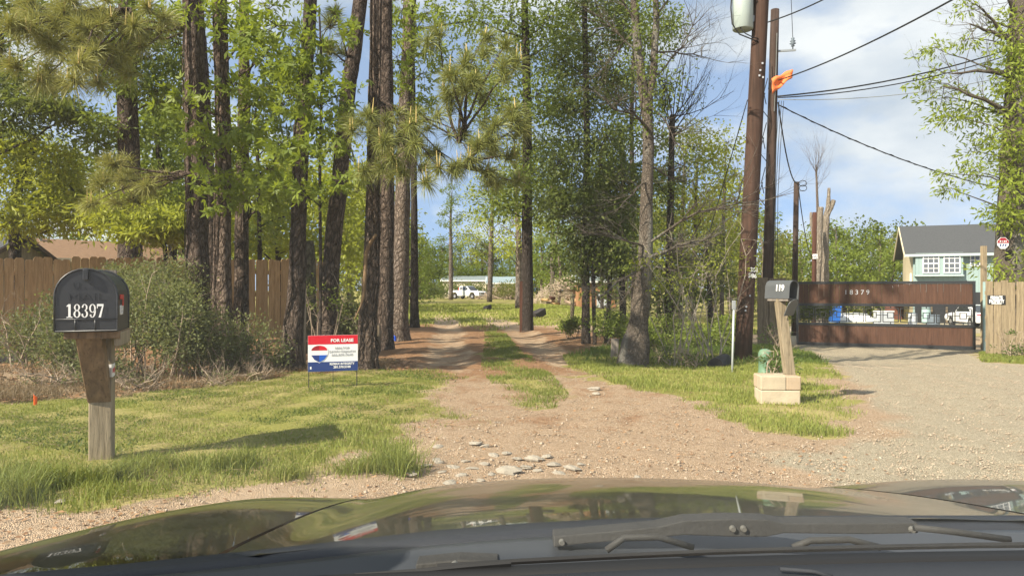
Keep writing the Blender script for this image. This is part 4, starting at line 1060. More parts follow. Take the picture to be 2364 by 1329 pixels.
pts, rs = trunk_px([(603, 790, 12), (600, 600, 11), (596, 420, 9), (590, 250, 6)], 19)
tr = Tree(pts, rs, 8, .03, 1.1)
for x, y, rx, ry in [(640, 330, 60, 40), (560, 300, 50, 40), (620, 440, 70, 40), (660, 500, 60, 40), (590, 540, 50, 30), (600, 230, 50, 40)]:
    tr.foliage(PX(x, y, 19), (rx / FOC * 19, .6, ry / FOC * 19), 14, 20, .13, 'oval', spread=.33)
tr.finish('young_tree', 'slender dark young tree seen in the gap beyond the fence end', 'oak_bark', 'mid_leaf')

# ------------------------------------------------------------------ trees behind the privacy fence
def leafy(label, rows, d, clumps, leafm, barkm='oak_bark', size=.12, kind='oval', nsub=18, per=30, name='broadleaf_tree', depth=.8, sides=12, spread=.30, limb=True, group=None):
    pts, rs = trunk_px(rows, d); tr = Tree(pts, rs, sides, .05, 1.2)
    for x, y, rx, ry in clumps:
        dd = d + tr.rng.uniform(-.5, .5) * depth
        tr.foliage(PX(x, y, dd), (rx / FOC * dd, depth, ry / FOC * dd), nsub, per, size, kind, spread=spread, limb=limb)
    return tr.finish(name, label, barkm, leafm, group)
leafy('broad bright green tree above the fence at the photo edge', [(40, 640, 26), (35, 480, 24), (60, 380, 16), (90, 320, 10)], 17.5,
      [(60, 400, 70, 50), (130, 380, 60, 50), (20, 470, 60, 50), (110, 460, 70, 50), (170, 440, 45, 45), (40, 520, 60, 30), (150, 500, 50, 35), (90, 340, 60, 35), (10, 350, 50, 40)], 'bright_leaf', size=.15, kind='narrow', nsub=34, per=36, depth=1.2)
leafy('shadowy dark tree hanging in from the upper edge of the fence side', [(-60, 650, 40), (-50, 400, 36), (-20, 200, 28), (0, 80, 16)], 16.0,
      [(30, 230, 70, 40), (90, 250, 60, 35), (20, 290, 60, 30), (130, 240, 40, 30), (60, 190, 60, 30), (-20, 200, 60, 60), (160, 260, 25, 14), (20, 20, 70, 50), (90, 30, 60, 40), (10, 120, 60, 50)], 'oak_leaf', size=.15, kind='narrow', nsub=24, per=32, depth=1.0)
leafy('dark thick-trunked tree with drooping leaf clusters above the mailbox', [(302, 640, 56), (300, 450, 48), (294, 260, 44), (292, 120, 40), (290, -60, 34)], 16.2,
      [(330, 130, 70, 45), (250, 110, 60, 45), (390, 140, 50, 45), (310, 190, 60, 30), (210, 160, 40, 30), (360, 210, 50, 30), (400, 40, 50, 40), (270, 40, 60, 40), (330, 30, 60, 40), (230, 330, 45, 35), (260, 290, 30, 20), (410, 100, 40, 50), (420, 230, 40, 30)], 'mid_leaf', 'dark_pine_bark', size=.15, kind='narrow', nsub=22, per=30, depth=1.2)
leafy('yellow-green young tree leaning over the fence behind the mailbox', [(385, 640, 12), (380, 560, 10), (350, 500, 7), (330, 450, 5)], 14.2,
      [(250, 510, 60, 28), (310, 500, 60, 30), (370, 510, 55, 32), (330, 540, 50, 18), (390, 540, 40, 25), (410, 520, 40, 30), (300, 470, 40, 22), (240, 480, 30, 20)], 'bright_leaf', size=.14, kind='narrow', nsub=26, per=32, depth=.7, sides=8)
leafy('mid green tree crowding behind the thick pine trunk', [(400, 650, 20), (395, 500, 18), (370, 380, 14), (360, 300, 9)], 21.0,
      [(330, 330, 60, 45), (390, 300, 50, 45), (360, 270, 50, 35), (400, 400, 60, 50), (250, 400, 60, 40), (320, 410, 60, 40), (430, 480, 50, 50), (200, 450, 50, 40), (370, 460, 60, 40)], 'mid_leaf', size=.15, nsub=26, per=36, depth=1.6)
leafy('light green tree filling the gap between the pine trunks', [(650, 700, 14), (640, 550, 12), (630, 400, 8)], 24.0,
      [(560, 480, 60, 50), (630, 520, 70, 40), (650, 450, 60, 50), (600, 580, 70, 30), (700, 560, 50, 40), (540, 560, 40, 40), (760, 480, 60, 60), (800, 560, 50, 50), (830, 440, 60, 60), (650, 380, 60, 40)], 'bright_leaf', size=.16, nsub=26, per=34, depth=1.8)

# ------------------------------------------------------------------ trees to the right of the track
leafy('dark straight oak trunk beside the red post, crown over the track', [(1217, 760, 30), (1217, 520, 25), (1217, 250, 21), (1212, 40, 17), (1210, -150, 12)], 20.5,
      [(1150, 130, 70, 70), (1230, 90, 70, 60), (1280, 160, 60, 60), (1180, 40, 80, 50), (1270, 40, 70, 50), (1240, 220, 60, 50), (1110, 200, 50, 40), (1150, 250, 60, 40), (1290, 250, 50, 50), (1180, 420, 60, 40), (1240, 400, 60, 50), (1150, 470, 50, 35), (1090, 40, 60, 50), (1260, 480, 50, 40), (1260, 330, 50, 50), (1330, 90, 50, 60)],
      'mid_leaf', 'oak_bark', size=.115, nsub=26, per=34, depth=1.6)
leafy('slim dark oak with dense small leaves standing nearer the pale leaning tree', [(1353, 795, 20), (1352, 620, 18), (1355, 320, 15), (1350, 40, 12), (1348, -120, 8)], 15.4,
      [(1300, 250, 50, 50), (1370, 230, 55, 60), (1330, 330, 60, 50), (1400, 320, 50, 50), (1290, 380, 50, 45), (1350, 430, 60, 50), (1420, 420, 45, 50), (1310, 490, 50, 40), (1390, 500, 50, 40), (1340, 560, 50, 35), (1400, 580, 45, 40), (1370, 120, 60, 60), (1300, 140, 50, 50), (1420, 170, 45, 55), (1350, 20, 60, 50), (1430, 60, 40, 60), (1280, 460, 40, 40)],
      'oak_leaf', 'oak_bark', size=.075, nsub=34, per=44, depth=1.0)
for k, (lab, rows) in enumerate([('thin dark trunk nearest the slim oak in the shaded thicket', [(1373, 770, 9), (1370, 640, 9), (1378, 480, 8), (1390, 330, 5)]),
                                 ('middle thin dark trunk of the shaded thicket', [(1400, 778, 12), (1408, 640, 10), (1404, 500, 9), (1412, 350, 6)]),
                                 ('thin dark trunk of the shaded thicket touching the pale leaning tree', [(1440, 775, 16), (1436, 640, 14), (1440, 460, 12), (1432, 300, 8)])]):
    leafy(lab, rows, 15.0 + .5 * k, [(rows[1][0] + PR.uniform(-25, 25), y + PR.uniform(-20, 20), 36, 40) for y in (390, 450, 500, 550, 600)], 'oak_leaf', 'oak_bark', size=.075, nsub=24, per=36, depth=.6, sides=8, name='thicket_tree')
# pale leaning tree with bare twigs
pts, rs = trunk_px([(1460, 842, 64), (1474, 745, 45), (1489, 610, 34), (1493, 460, 28), (1497, 310, 25), (1484, 200, 22), (1470, 80, 19), (1460, -80, 14), (1455, -300, 9)], 11.2)
tr = Tree(pts, rs, 20, .05, 1.25); rr = random.Random(5)
fk = branch(tr.m, PX(1497, 300, 11.2), PX(1516, 40, 11.1), .07, .05, .05, 8, rr); branch(tr.m, fk[-1], PX(1512, -250, 11.0), .05, .02, .05, 6, rr)
for (x0, y0), (x1, y1), r in [((1497, 300), (1425, 255), .03), ((1490, 600), (1620, 555), .035), ((1489, 610), (1600, 640), .022), ((1488, 615), (1380, 690), .022), ((1489, 570), (1395, 540), .02), ((1489, 600), (1440, 690), .018), ((1500, 560), (1700, 470), .025),
                              ((1510, 180), (1600, 60), .02), ((1512, 120), (1620, 130), .018), ((1475, 120), (1390, 40), .02), ((1470, 60), (1400, 150), .018), ((1505, 250), (1560, 330), .018), ((1516, 40), (1580, -30), .02), ((1470, 60), (1410, -40), .02), ((1493, 420), (1430, 480), .016), ((1495, 380), (1580, 420), .018), ((1490, 560), (1530, 690), .018), ((1491, 590), (1560, 590), .03)]:
    a, b_ = PX(x0, y0, 11.15), PX(x1, y1, 11.15 + rr.uniform(-1.2, .8))
    p_ = branch(tr.m, a, b_, r, r * .4, .10, 5, rr, 6)
    for q in p_[2:]:
        for _ in range(3): bare(tr.m, q, (b_ - a).normalized() + Vector((rr.uniform(-.9, .9), rr.uniform(-.9, .9), rr.uniform(-.7, .9))), (b_ - a).length * rr.uniform(.35, .7), r * .42, 2, rr, .8, .05)
for x, y, rx, ry, n_ in [(1490, 60, 40, 70, 10), (1500, 170, 40, 60, 10), (1505, 240, 30, 40, 8), (1460, 150, 30, 50, 6), (1470, 20, 50, 60, 14), (1495, 280, 30, 30, 8), (1380, 690, 40, 30, 3), (1430, 620, 40, 30, 3), (1560, 620, 50, 30, 3), (1520, 30, 40, 40, 6)]:
    tr.foliage(PX(x, y, 11.1), (rx / FOC * 11.1, .3, ry / FOC * 11.1), n_, 18, .06, 'oval', limb=False, twigs=False, spread=.4)
tr.finish('leaning_tree', 'pale grey leaning tree with tangled bare twigs beside the track', 'grey_bark', 'mid_leaf')
# second bare tree behind, with fan of fine twigs
pts, rs = trunk_px([(1543, 795, 22), (1546, 600, 18), (1549, 420, 15), (1553, 265, 12)], 15.6)
tr = Tree(pts, rs, 14, .04, 1.2)
for k in range(17):
    an = -0.6 + 1.9 * k / 16
    bare(tr.m, PX(1553, 268 + rr.uniform(0, 60), 15.6), (math.sin(an), rr.uniform(-.5, .5), math.cos(an) * .9 + .1), rr.uniform(1.0, 1.7), .016, 3, rr, .55, .12, (2, 3))
for x, y in [(1590, 240), (1620, 200), (1560, 220), (1600, 300)]: tr.foliage(PX(x, y, 15.6), (.4, .4, .3), 8, 6, .05, 'oval', limb=False, twigs=False)
for x, y, rx, ry in [(1540, 620, 40, 40), (1560, 700, 40, 40), (1530, 700, 30, 40), (1550, 520, 40, 50), (1530, 440, 40, 40), (1570, 380, 40, 40)]: tr.foliage(PX(x, y, 15.5), (rx / FOC * 15.5, .5, ry / FOC * 15.5), 14, 20, .085, 'oval', spread=.35)
tr.finish('topped_tree', 'dark topped trunk with fan of bare twigs against the sky', 'oak_bark', 'oak_leaf')
leafy('dark stump-like trunk in the shade near the board fence', [(1640, 770, 14), (1639, 700, 12), (1636, 640, 10), (1630, 560, 7)], 17.6, [(1610, 600, 50, 35), (1660, 610, 40, 35), (1630, 560, 50, 40), (1580, 640, 40, 30), (1670, 660, 30, 30), (1600, 680, 40, 25)], 'oak_leaf', size=.09, nsub=14, per=22, depth=.7, sides=8)
# yellow-green spring saplings left of the thick pole
for k, (x, d_, lm, cl) in enumerate([(1600, 21, 'bright_leaf', [(1600, 420, 50, 50), (1640, 370, 45, 50), (1590, 500, 50, 45), (1640, 470, 45, 45), (1610, 340, 40, 35)]),
                                     (1665, 23, 'bright_leaf', [(1680, 330, 45, 40), (1700, 400, 45, 45), (1660, 420, 40, 40), (1690, 480, 45, 40), (1670, 550, 45, 40), (1700, 580, 40, 30)]),
                                     (1570, 26, 'olive_leaf', [(1570, 330, 50, 40), (1540, 400, 45, 45), (1600, 300, 45, 30), (1580, 460, 50, 40), (1530, 500, 45, 40)])]):
    leafy(['yellow-green sapling behind the bare twigs of the leaning tree', 'yellow-green sapling just beside the thick utility pole', 'olive-leaved sapling behind the topped trunk'][k], [(x, 720, 11), (x + 3, 600, 10), (x + 6, 480, 8), (x + 10, 380, 5)], d_, cl, lm, 'grey_bark', size=.11, nsub=20, per=20, depth=1.1, sides=8, name='sapling')
leafy('hazy leafy tree behind the top of the pale leaning tree', [(1462, 760, 14), (1464, 560, 12), (1458, 300, 10), (1466, 60, 7), (1470, -100, 4)], 18.6,
      [(1440, 60, 55, 60), (1500, 90, 45, 60), (1470, 190, 50, 50), (1530, 210, 35, 45), (1440, 300, 45, 45), (1510, 320, 45, 45), (1480, 420, 50, 45), (1540, 60, 30, 40), (1420, 220, 40, 45), (1530, 420, 40, 45), (1470, 520, 45, 40), (1400, 10, 50, 40)], 'mid_leaf', 'grey_bark', size=.09, nsub=28, per=28, depth=1.0, sides=8)
# bare shrub in front of the shade
rr = random.Random(21)
# vine-covered tree at the far right
pts, rs = trunk_px([(2330, 700, 72), (2332, 600, 64), (2340, 430, 58), (2350, 220, 50), (2360, 0, 44), (2366, -250, 32)], 20.3)
tr = Tree(pts, rs, 24, .07, 1.2)
for x, y, rx, ry, n_, z_ in [(2180, 225, 55, 35, 9, .3), (2160, 110, 45, 25, 6, .3), (2235, 90, 40, 30, 5, .2), (2150, 190, 40, 35, 8, .2), (2240, 260, 60, 40, 11, .4), (2200, 270, 50, 30, 8, 0), (2290, 320, 55, 45, 12, .4), (2250, 350, 40, 30, 7, .2), (2335, 250, 55, 50, 14, -.2), (2350, 340, 50, 55, 16, -.6), (2320, 400, 50, 35, 12, -.5),
                             (2300, 490, 45, 30, 10, -.5), (2340, 500, 45, 35, 14, -.7), (2200, 435, 30, 16, 5, .2), (2185, 400, 25, 14, 4, .2), (2250, 395, 35, 22, 6, .1), (2345, 150, 50, 60, 14, -.4), (2330, 60, 45, 50, 10, -.3), (2350, 200, 40, 50, 12, -.8), (2350, 90, 40, 50, 12, -.8), (2340, 300, 40, 40, 10, -.9), (2330, 440, 40, 40, 8, -.9), (2345, 590, 25, 15, 4, -.8), (2330, 640, 35, 18, 7, -.9), (2300, 180, 45, 35, 8, .2), (2230, 10, 30, 20, 4, 0), (2280, 610, 22, 14, 4, -.4)]:
    tr.foliage(PX(x, y, 20.3 + z_), (rx / FOC * 20, .5, ry / FOC * 20), int(n_ * 1.7), 15, .16, 'narrow', spread=.36)
rr = random.Random(3)
for (x0, y0), (x1, y1) in [((2340, 95), (2270, 20)), ((2340, 90), (2240, 55)), ((2345, 30), (2300, -40)), ((2335, 180), (2200, 170)), ((2335, 260), (2180, 200))]:
    p_ = branch(tr.m, PX(x0, y0, 20.2), PX(x1, y1, 19.8), .07, .02, .1, 6, rr, 6)
    for q in p_[2:]:
        for _ in range(2): bare(tr.m, q, (rr.uniform(-1, .2), rr.uniform(-.5, .5), rr.uniform(-.5, 1)), rr.uniform(.5, 1.0), .012, 2, rr)
tr.finish('vine_covered_tree', 'massive trunk wrapped in leafy vines behind the tan board fence', 'grey_bark', 'sweetgum_leaf')
# pale dead snags behind the gate
def snag(label, parts, d):
    root = None
    for rows in parts:
        m = MB(); pts = [PX(x, y, d) for x, y, w in rows]; rs = [w / 2 / FOC * d for x, y, w in rows]
        if root is None:
            pts[0].z = T(pts[0].x, d) - .1; b0 = Vector((pts[0].x, d, T(pts[0].x, d))); root = thing('dead_snag', label, 'dead tree', b0)
        rough_trunk(m, pts, rs, 14, .16, 4, 22); m.v = [tuple(Vector(p) - b0) for p in m.v]
        m.build('trunk' if rows is parts[0] else 'limb', 'snag_bark', root, True)
snag('pale barkless snag with a sawn forked top behind the gate', [[(1898, 700, 24), (1903, 600, 20), (1906, 520, 16), (1912, 470, 9), (1914, 434, 6)], [(1907, 505, 12), (1918, 480, 10), (1925, 462, 8)]], 40)
snag('pale barkless snag with a broken blunt top next to the red pole', [[(1884, 700, 20), (1888, 600, 18), (1892, 520, 14), (1896, 478, 12)], [(1884, 570, 9), (1874, 520, 8), (1872, 490, 4)]], 39)
pts, rs = trunk_px([(1886, 700, 10), (1888, 520, 7), (1886, 430, 5), (1884, 380, 3)], 52)
tr = Tree(pts, rs, 8, .03, 1.0)
for k in range(26):
    bare(tr.m, tr.path[rr.randint(len(tr.path) * 6 // 10, len(tr.path) - 1)], (rr.uniform(-.7, .7), rr.uniform(-.5, .5), 1), rr.uniform(1.0, 2.4), .012, 2, rr, .5, .2)
tr.finish('bare_tree', 'far bare pale tree with fine upright twigs above the snags', 'pale_pine_bark', None)

# ------------------------------------------------------------------ farther woods: one tree of each kind, then copies
def far_tree(h, w, z_low, nclump, nsub, per, size, kind, leafm, barkm, seed, pine_like=False):
    """a tree standing at the origin"""
    r = random.Random(seed); nr = np.random.default_rng(seed)
    m = MB(); rough_trunk(m, [(0, 0, -.15), (r.uniform(-.2, .2), r.uniform(-.2, .2), h * .4), (r.uniform(-.4, .4), r.uniform(-.4, .4), h * .75), (r.uniform(-.4, .4), 0, h * .96)], [.021 * h, .017 * h, .010 * h, .003 * h], 10, .05, 2, 14)
    Ls = []
    for i in range(nclump):
        k = (i + r.random()) / nclump; z = z_low + (h - z_low) * k
        env = math.sin(math.pi * min(1, 0.18 + 0.80 * k)) ** 0.7 if not pine_like else (1 - .6 * k)
        a = r.uniform(0, 6.28); rr_ = w / 2 * env * (0.35 + 0.65 * r.random() ** .6)
        c = Vector((math.cos(a) * rr_, math.sin(a) * rr_, z)); cr = w * (0.15 + 0.08 * r.random())
        P, A, sub = clump(c, (cr, cr, cr * .6), nsub, per, nr, .36)
        Ls.append((P, A)); branch(m, (0, 0, max(h * .12, z - rr_ * .7)), c, .004 * h, .012, .12, 5, r, 5)
    P = np.concatenate([q[0] for q in Ls]); A = np.concatenate([q[1] for q in Ls])
    V, F, va = leaf_arrays(P, A, size * (.6 + .8 * nr.random(len(P))), kind, nr)
    root = thing('woodland_tree', '', 'tree'); m.build('trunk', barkm, root, True)
    link('crown', np_mesh('crown', leafm, V, F, va), root)
    return root
FAR = [far_tree(10, 6.5, 1.8, 22, 9, 13, .30, 'oval', 'mid_leaf', 'far_bark', 1), far_tree(11, 6.0, 2.5, 20, 9, 12, .28, 'oval', 'bright_leaf', 'far_bark', 2),
       far_tree(10, 7.0, 1.5, 24, 9, 13, .30, 'round', 'oak_leaf', 'oak_bark', 3), far_tree(9, 6.0, 1.2, 22, 9, 13, .28, 'oval', 'olive_leaf', 'far_bark', 4),
       far_tree(15, 4.6, 6.5, 16, 9, 16, .30, 'narrow', 'mid_leaf', 'far_bark', 5, True), far_tree(6, 5.0, .4, 22, 8, 12, .24, 'oval', 'mid_leaf', 'oak_bark', 6),
       far_tree(14, 6.5, 4.6, 26, 9, 14, .24, 'oval', 'bright_leaf', 'far_bark', 7)]
used_far = set(); FR_ = random.Random(99); LOOK = ['mid green', 'bright yellow-green', 'dark green', 'olive-green', 'tall slim', 'low green', 'bright high-crowned']
def put_far(k, px, d, label, group, s=1.0, sz=None):
    if label.startswith('leafy tree'): label = LOOK[k] + label[5:]
    x = (px - 1182) / FOC * d; loc = (x, d, T(x, d)); rz = FR_.uniform(0, 6.28); sc = s * FR_.uniform(.9, 1.12); sc3 = (sc, sc, sc * (sz or FR_.uniform(.92, 1.1)))
    if k not in used_far:
        used_far.add(k); o = FAR[k]; o.location = loc; o.rotation_euler = (0, 0, rz); o.scale = sc3; o['label'] = label; o['group'] = group
    else: copy_thing(FAR[k], label, loc, rz, sc3, group)
# far wood at the end of the track
for i, px in enumerate(range(930, 1330, 21)):
    put_far([0, 3, 1, 2, 0, 1][i % 6], px + FR_.uniform(-8, 8), FR_.uniform(126, 146), 'leafy tree in the far wood behind the pale metal-roofed buildings', 'far wood at the end of the track', .95)
for i, px in enumerate(range(940, 1330, 33)):
    put_far(5, px + FR_.uniform(-8, 8), FR_.uniform(119, 126), 'low bushy tree at the foot of the far wood behind the buildings', 'far bushy wood edge', .9)
# mid-distance trees left of the track, behind the pines
for i, (px, d, k, s) in enumerate([(560, 42, 1, .8), (640, 50, 1, .9), (700, 40, 3, .8), (760, 34, 1, .75), (810, 46, 1, .9), (860, 38, 3, .8), (900, 60, 1, .85), (840, 64, 3, .9), (930, 78, 0, .9), (970, 96, 2, .85), (780, 70, 2, 1.0), (480, 40, 0, .9), (420, 48, 2, 1.0), (950, 70, 5, 1.0), (930, 50, 5, .7), (990, 104, 3, .8)]):
    put_far(k, px, d, 'leafy tree in the wood behind the row of pine trunks, left of the track', 'wood left of the track', s)
for i, (px, d, k, s) in enumerate([(-40, 46, 0, .8), (60, 50, 3, .6), (150, 44, 0, .5), (220, 52, 1, .55), (300, 46, 3, .6), (360, 42, 1, .7), (110, 60, 2, .6), (20, 50, 3, .6)]):
    put_far(k, px, d, 'leafy tree standing behind the brown-roofed house', 'wood behind the brown-roofed house', s)
# tall slim pines out in the field
for px, d, k, s, lab in [(1041, 92, 4, 1.05, 'tall slim bare-stemmed pine right behind the white pickup bed'), (1130, 74, 6, 1.0, 'tall pale-stemmed leafy tree standing in front of the grey outbuilding'), (1197, 44, 6, .8, 'pale blotchy leafy tree just left of the red post'), (1276, 84, 4, 1.0, 'slim pale pine stem rising behind the brush pile')]:
    put_far(k, px, d, lab, 'lone trees in the field', s, 1.0)
# trees right of the track, across the field
for i, (px, d, k, s) in enumerate([(1290, 70, 0, .8), (1340, 78, 2, .85), (1390, 60, 2, .8), (1440, 70, 0, .95), (1480, 54, 2, .85), (1520, 62, 3, 1.0), (1560, 50, 1, .85), (1600, 58, 0, 1.0), (1640, 46, 3, .8), (1690, 52, 1, .95), (1730, 60, 0, 1.0), (1650, 74, 2, 1.1), (1250, 92, 0, .9), (1420, 90, 3, 1.0), (1760, 44, 3, .7), (1500, 86, 0, 1.1)]):
    put_far(k, px, d, 'leafy tree in the wood across the field, right of the track', 'wood right of the track', s)
# wood behind the gate and the teal house
for i, (px, d, k, s) in enumerate([(1790, 66, 0, .8), (1820, 78, 3, .95), (1850, 62, 1, .7), (1900, 74, 2, .85), (1930, 66, 0, .8), (1965, 78, 3, .92), (2000, 70, 2, .85), (2030, 64, 0, .75), (2060, 76, 3, .9), (2090, 84, 2, .95), (2130, 92, 3, .95), (2190, 96, 0, .85), (2230, 100, 3, .95), (2290, 94, 2, 1.0), (2350, 90, 0, 1.0), (2420, 84, 1, 1.0), (1950, 58, 5, .9), (2010, 58, 5, .8), (1880, 58, 5, .9), (2060, 60, 5, .9), (1820, 56, 5, .9), (1775, 60, 5, .9)]):
    put_far(k, px, d, 'leafy tree in the wood behind the gate and the teal house', 'wood behind the gate', s)

# ------------------------------------------------------------------ shrubs and undergrowth by the pines
SR = np.random.default_rng(31); sr = random.Random(31)
def shrub(label, px, py, rx, ry, d, leafm, n, size, twig='dead_twig', name='shrub', stems=7, group=None, nb=2):
    c = PX(px, py, d); base = Vector((c.x, d, T(c.x, d))); RX, RZ = rx / FOC * d, ry / FOC * d
    root = thing(name, label, 'shrub', base, 0, group); m = MB()
    for i in range(stems):
        a = sr.uniform(0, 6.28); e = c + Vector((math.cos(a) * RX * .8, math.sin(a) * RX * .6, sr.uniform(-.2, 1) * RZ))
        s0 = base + Vector((sr.uniform(-.15, .15), sr.uniform(-.15, .15), -.03))
        p_ = branch(m, s0, e, .012, .004, .15, 4, sr, 6)
        for q in p_[2:]: bare(m, q, (sr.uniform(-1, 1), sr.uniform(-1, 1), sr.uniform(-.3, 1)), RX * sr.uniform(.3, .8), .005, nb, sr, .8, .1, (1, 3), 3)
    m.v = [tuple(Vector(p) - base) for p in m.v]; m.build('stem', twig, root, True)
    if n:
        P, A, sub = clump(c - base, (RX, RX * .7, RZ), max(6, n // 40), 40, SR, .26, .0)
        keep = P[:, 2] > .02; P, A = P[keep], A[keep]
        V, F, va = leaf_arrays(P, A, size * (.6 + .8 * SR.random(len(P))), 'oval', SR); link('foliage', np_mesh('foliage', leafm, V, F, va), root)
    return root
for lab, px, py, rx, ry, d, n in [('wide grey-green shrub at the photo edge in front of the fence', 70, 770, 80, 70, 9.6, 1700), ('grey-green shrub between the dirt mound and the mailbox', 160, 720, 70, 60, 10.0, 1500), ('grey-green shrub right behind the black mailbox post', 330, 720, 90, 95, 9.6, 4200), ('low grey-green shrub in front of the fence boards, beside the dirt mound', 170, 800, 85, 75, 9.0, 3000), ('dense shrub filling the gap between mailbox and thick pine', 410, 750, 65, 95, 9.4, 3600), ('tall shrub climbing the fence behind the mailbox', 390, 660, 70, 60, 10.8, 2600), ('shrub at the foot of the vine-covered trunk', 480, 790, 60, 85, 9.7, 2200),
                                  ('sparse shrub in front of the fence gap', 610, 810, 55, 60, 9.9, 900), ('small dark shrub wrapped round the dark straight pine', 560, 800, 45, 80, 10.2, 1100), ('dark leafy shrub behind the lease sign', 790, 740, 45, 50, 12.6, 1800), ('thin shrub poking over the fence near its middle', 300, 640, 70, 40, 11.4, 1300), ('low shrub under the mailbox against the leaf litter', 240, 850, 60, 40, 8.8, 1500)]:
    shrub(lab, px, py, rx, ry, d, 'yaupon_leaf', int(n * 1.9), .040 if d < 12 else .06)
shrub('bare thorny shrub with pale twigs behind the lease sign', 750, 700, 60, 60, 11.0, 'mid_leaf', 80, .05, stems=6, nb=3)
shrub('bare twiggy shrub at the dirt mound near the fence', 40, 770, 70, 70, 8.8, 'yaupon_leaf', 120, .03, stems=4, nb=2)
shrub('sprawling bare shrub with pale spring twigs beside the thick utility pole', 1640, 600, 95, 75, 11.6, 'bright_leaf', 1000, .045, stems=10, nb=3, twig='grey_twig')
shrub('tangle of bare twigs hanging in front of the shaded thicket', 1560, 620, 90, 70, 11.0, 'bright_leaf', 700, .045, stems=7, nb=3, twig='grey_twig')
shrub('dry brambly weed clump by the ditch in front of the thick pole', 1595, 830, 40, 35, 10.9, 'weed_leaf', 350, .035, stems=14, nb=2)
shrub('leafy weed clump right of the leaning tree foot', 1530, 815, 35, 22, 11.2, 'weed_leaf', 500, .035, stems=8)
shrub('green weed clump behind the stone block base', 1800, 835, 40, 30, 8.6, 'weed_leaf', 700, .04, stems=9, nb=1)
shrub('small weed clump between pedestal and post', 1790, 850, 22, 22, 8.2, 'weed_leaf', 260, .035, stems=7, nb=1)
shrub('dry grassy weed clump at the foot of the tan board fence', 2330, 800, 40, 36, 15.2, 'weed_leaf', 420, .05, stems=9, nb=1)
shrub('dry weed clump at the stained grey fence panel', 1790, 770, 34, 30, 16.8, 'weed_leaf', 260, .05, stems=9, nb=1)
for i, (px, py, rx, ry, d) in enumerate([(1400, 745, 40, 30, 14.5), (1560, 760, 60, 35, 14.2), (1620, 770, 60, 30, 13.6), (1500, 770, 40, 28, 13.0), (1680, 760, 40, 40, 15.0), (1320, 750, 30, 18, 17.0), (1450, 760, 40, 30, 15.6)]):
    shrub(['dark undergrowth shrub between the thicket trunks', 'dark undergrowth shrub behind the leaning tree', 'dark undergrowth shrub in the ditch shade', 'dark undergrowth shrub right against the leaning trunk', 'dark undergrowth shrub left of the thick pole', 'low undergrowth at the track edge past the slim oak', 'dark undergrowth shrub under the thicket'][i], px, py, rx, ry, d, 'mid_leaf', 1300, .06, twig='oak_twig', stems=5, nb=1)
for lab, px, py, rx, ry, d in [('dry bramble tangle below the mailbox shrub', 320, 880, 70, 28, 8.3), ('dry bramble hoops in front of the vine-covered trunk', 500, 880, 60, 30, 8.9), ('dry bramble tangle by the dark straight pine foot', 590, 870, 50, 26, 9.3), ('dry bramble tangle beside the fence base board', 120, 880, 70, 26, 8.2)]:
    shrub(lab, px, py, rx, ry, d, 'yaupon_leaf', 160, .03, stems=12, nb=2)
for lab, px, py, rx, ry, d in [('dark green bush filling the end of the gate scrollwork', 1866, 715, 40, 28, 23.0), ('second dark green bush behind the gate near the blue bin', 1900, 712, 26, 22, 27.0)]:
    shrub(lab, px, py, rx, ry, d, 'oak_leaf', 2600, .07, twig='oak_twig', stems=6, nb=1)
for lab, px, d in [('dark clipped hedge bush left of the white pickup', 985, 104), ('dark hedge bush partly hiding the cream building wall', 1030, 110), ('dark hedge bush right behind the pickup hood', 1108, 108), ('dark hedge bush in front of the cream building doorway', 1070, 113), ('olive hedge bush at the corner of the grey outbuilding', 1185, 104), ('olive hedge bush under the slim pale pine', 1160, 100)]:
    shrub(lab, px, 672, 36, 18, d, 'oak_leaf' if 'dark' in lab else 'olive_leaf', 1500, .26, twig='oak_twig', stems=6, nb=1)
shrub('brushy hedge row end beside the lumber piles', 1165, 668, 40, 16, 84, 'olive_leaf', 900, .22, stems=6, nb=1)

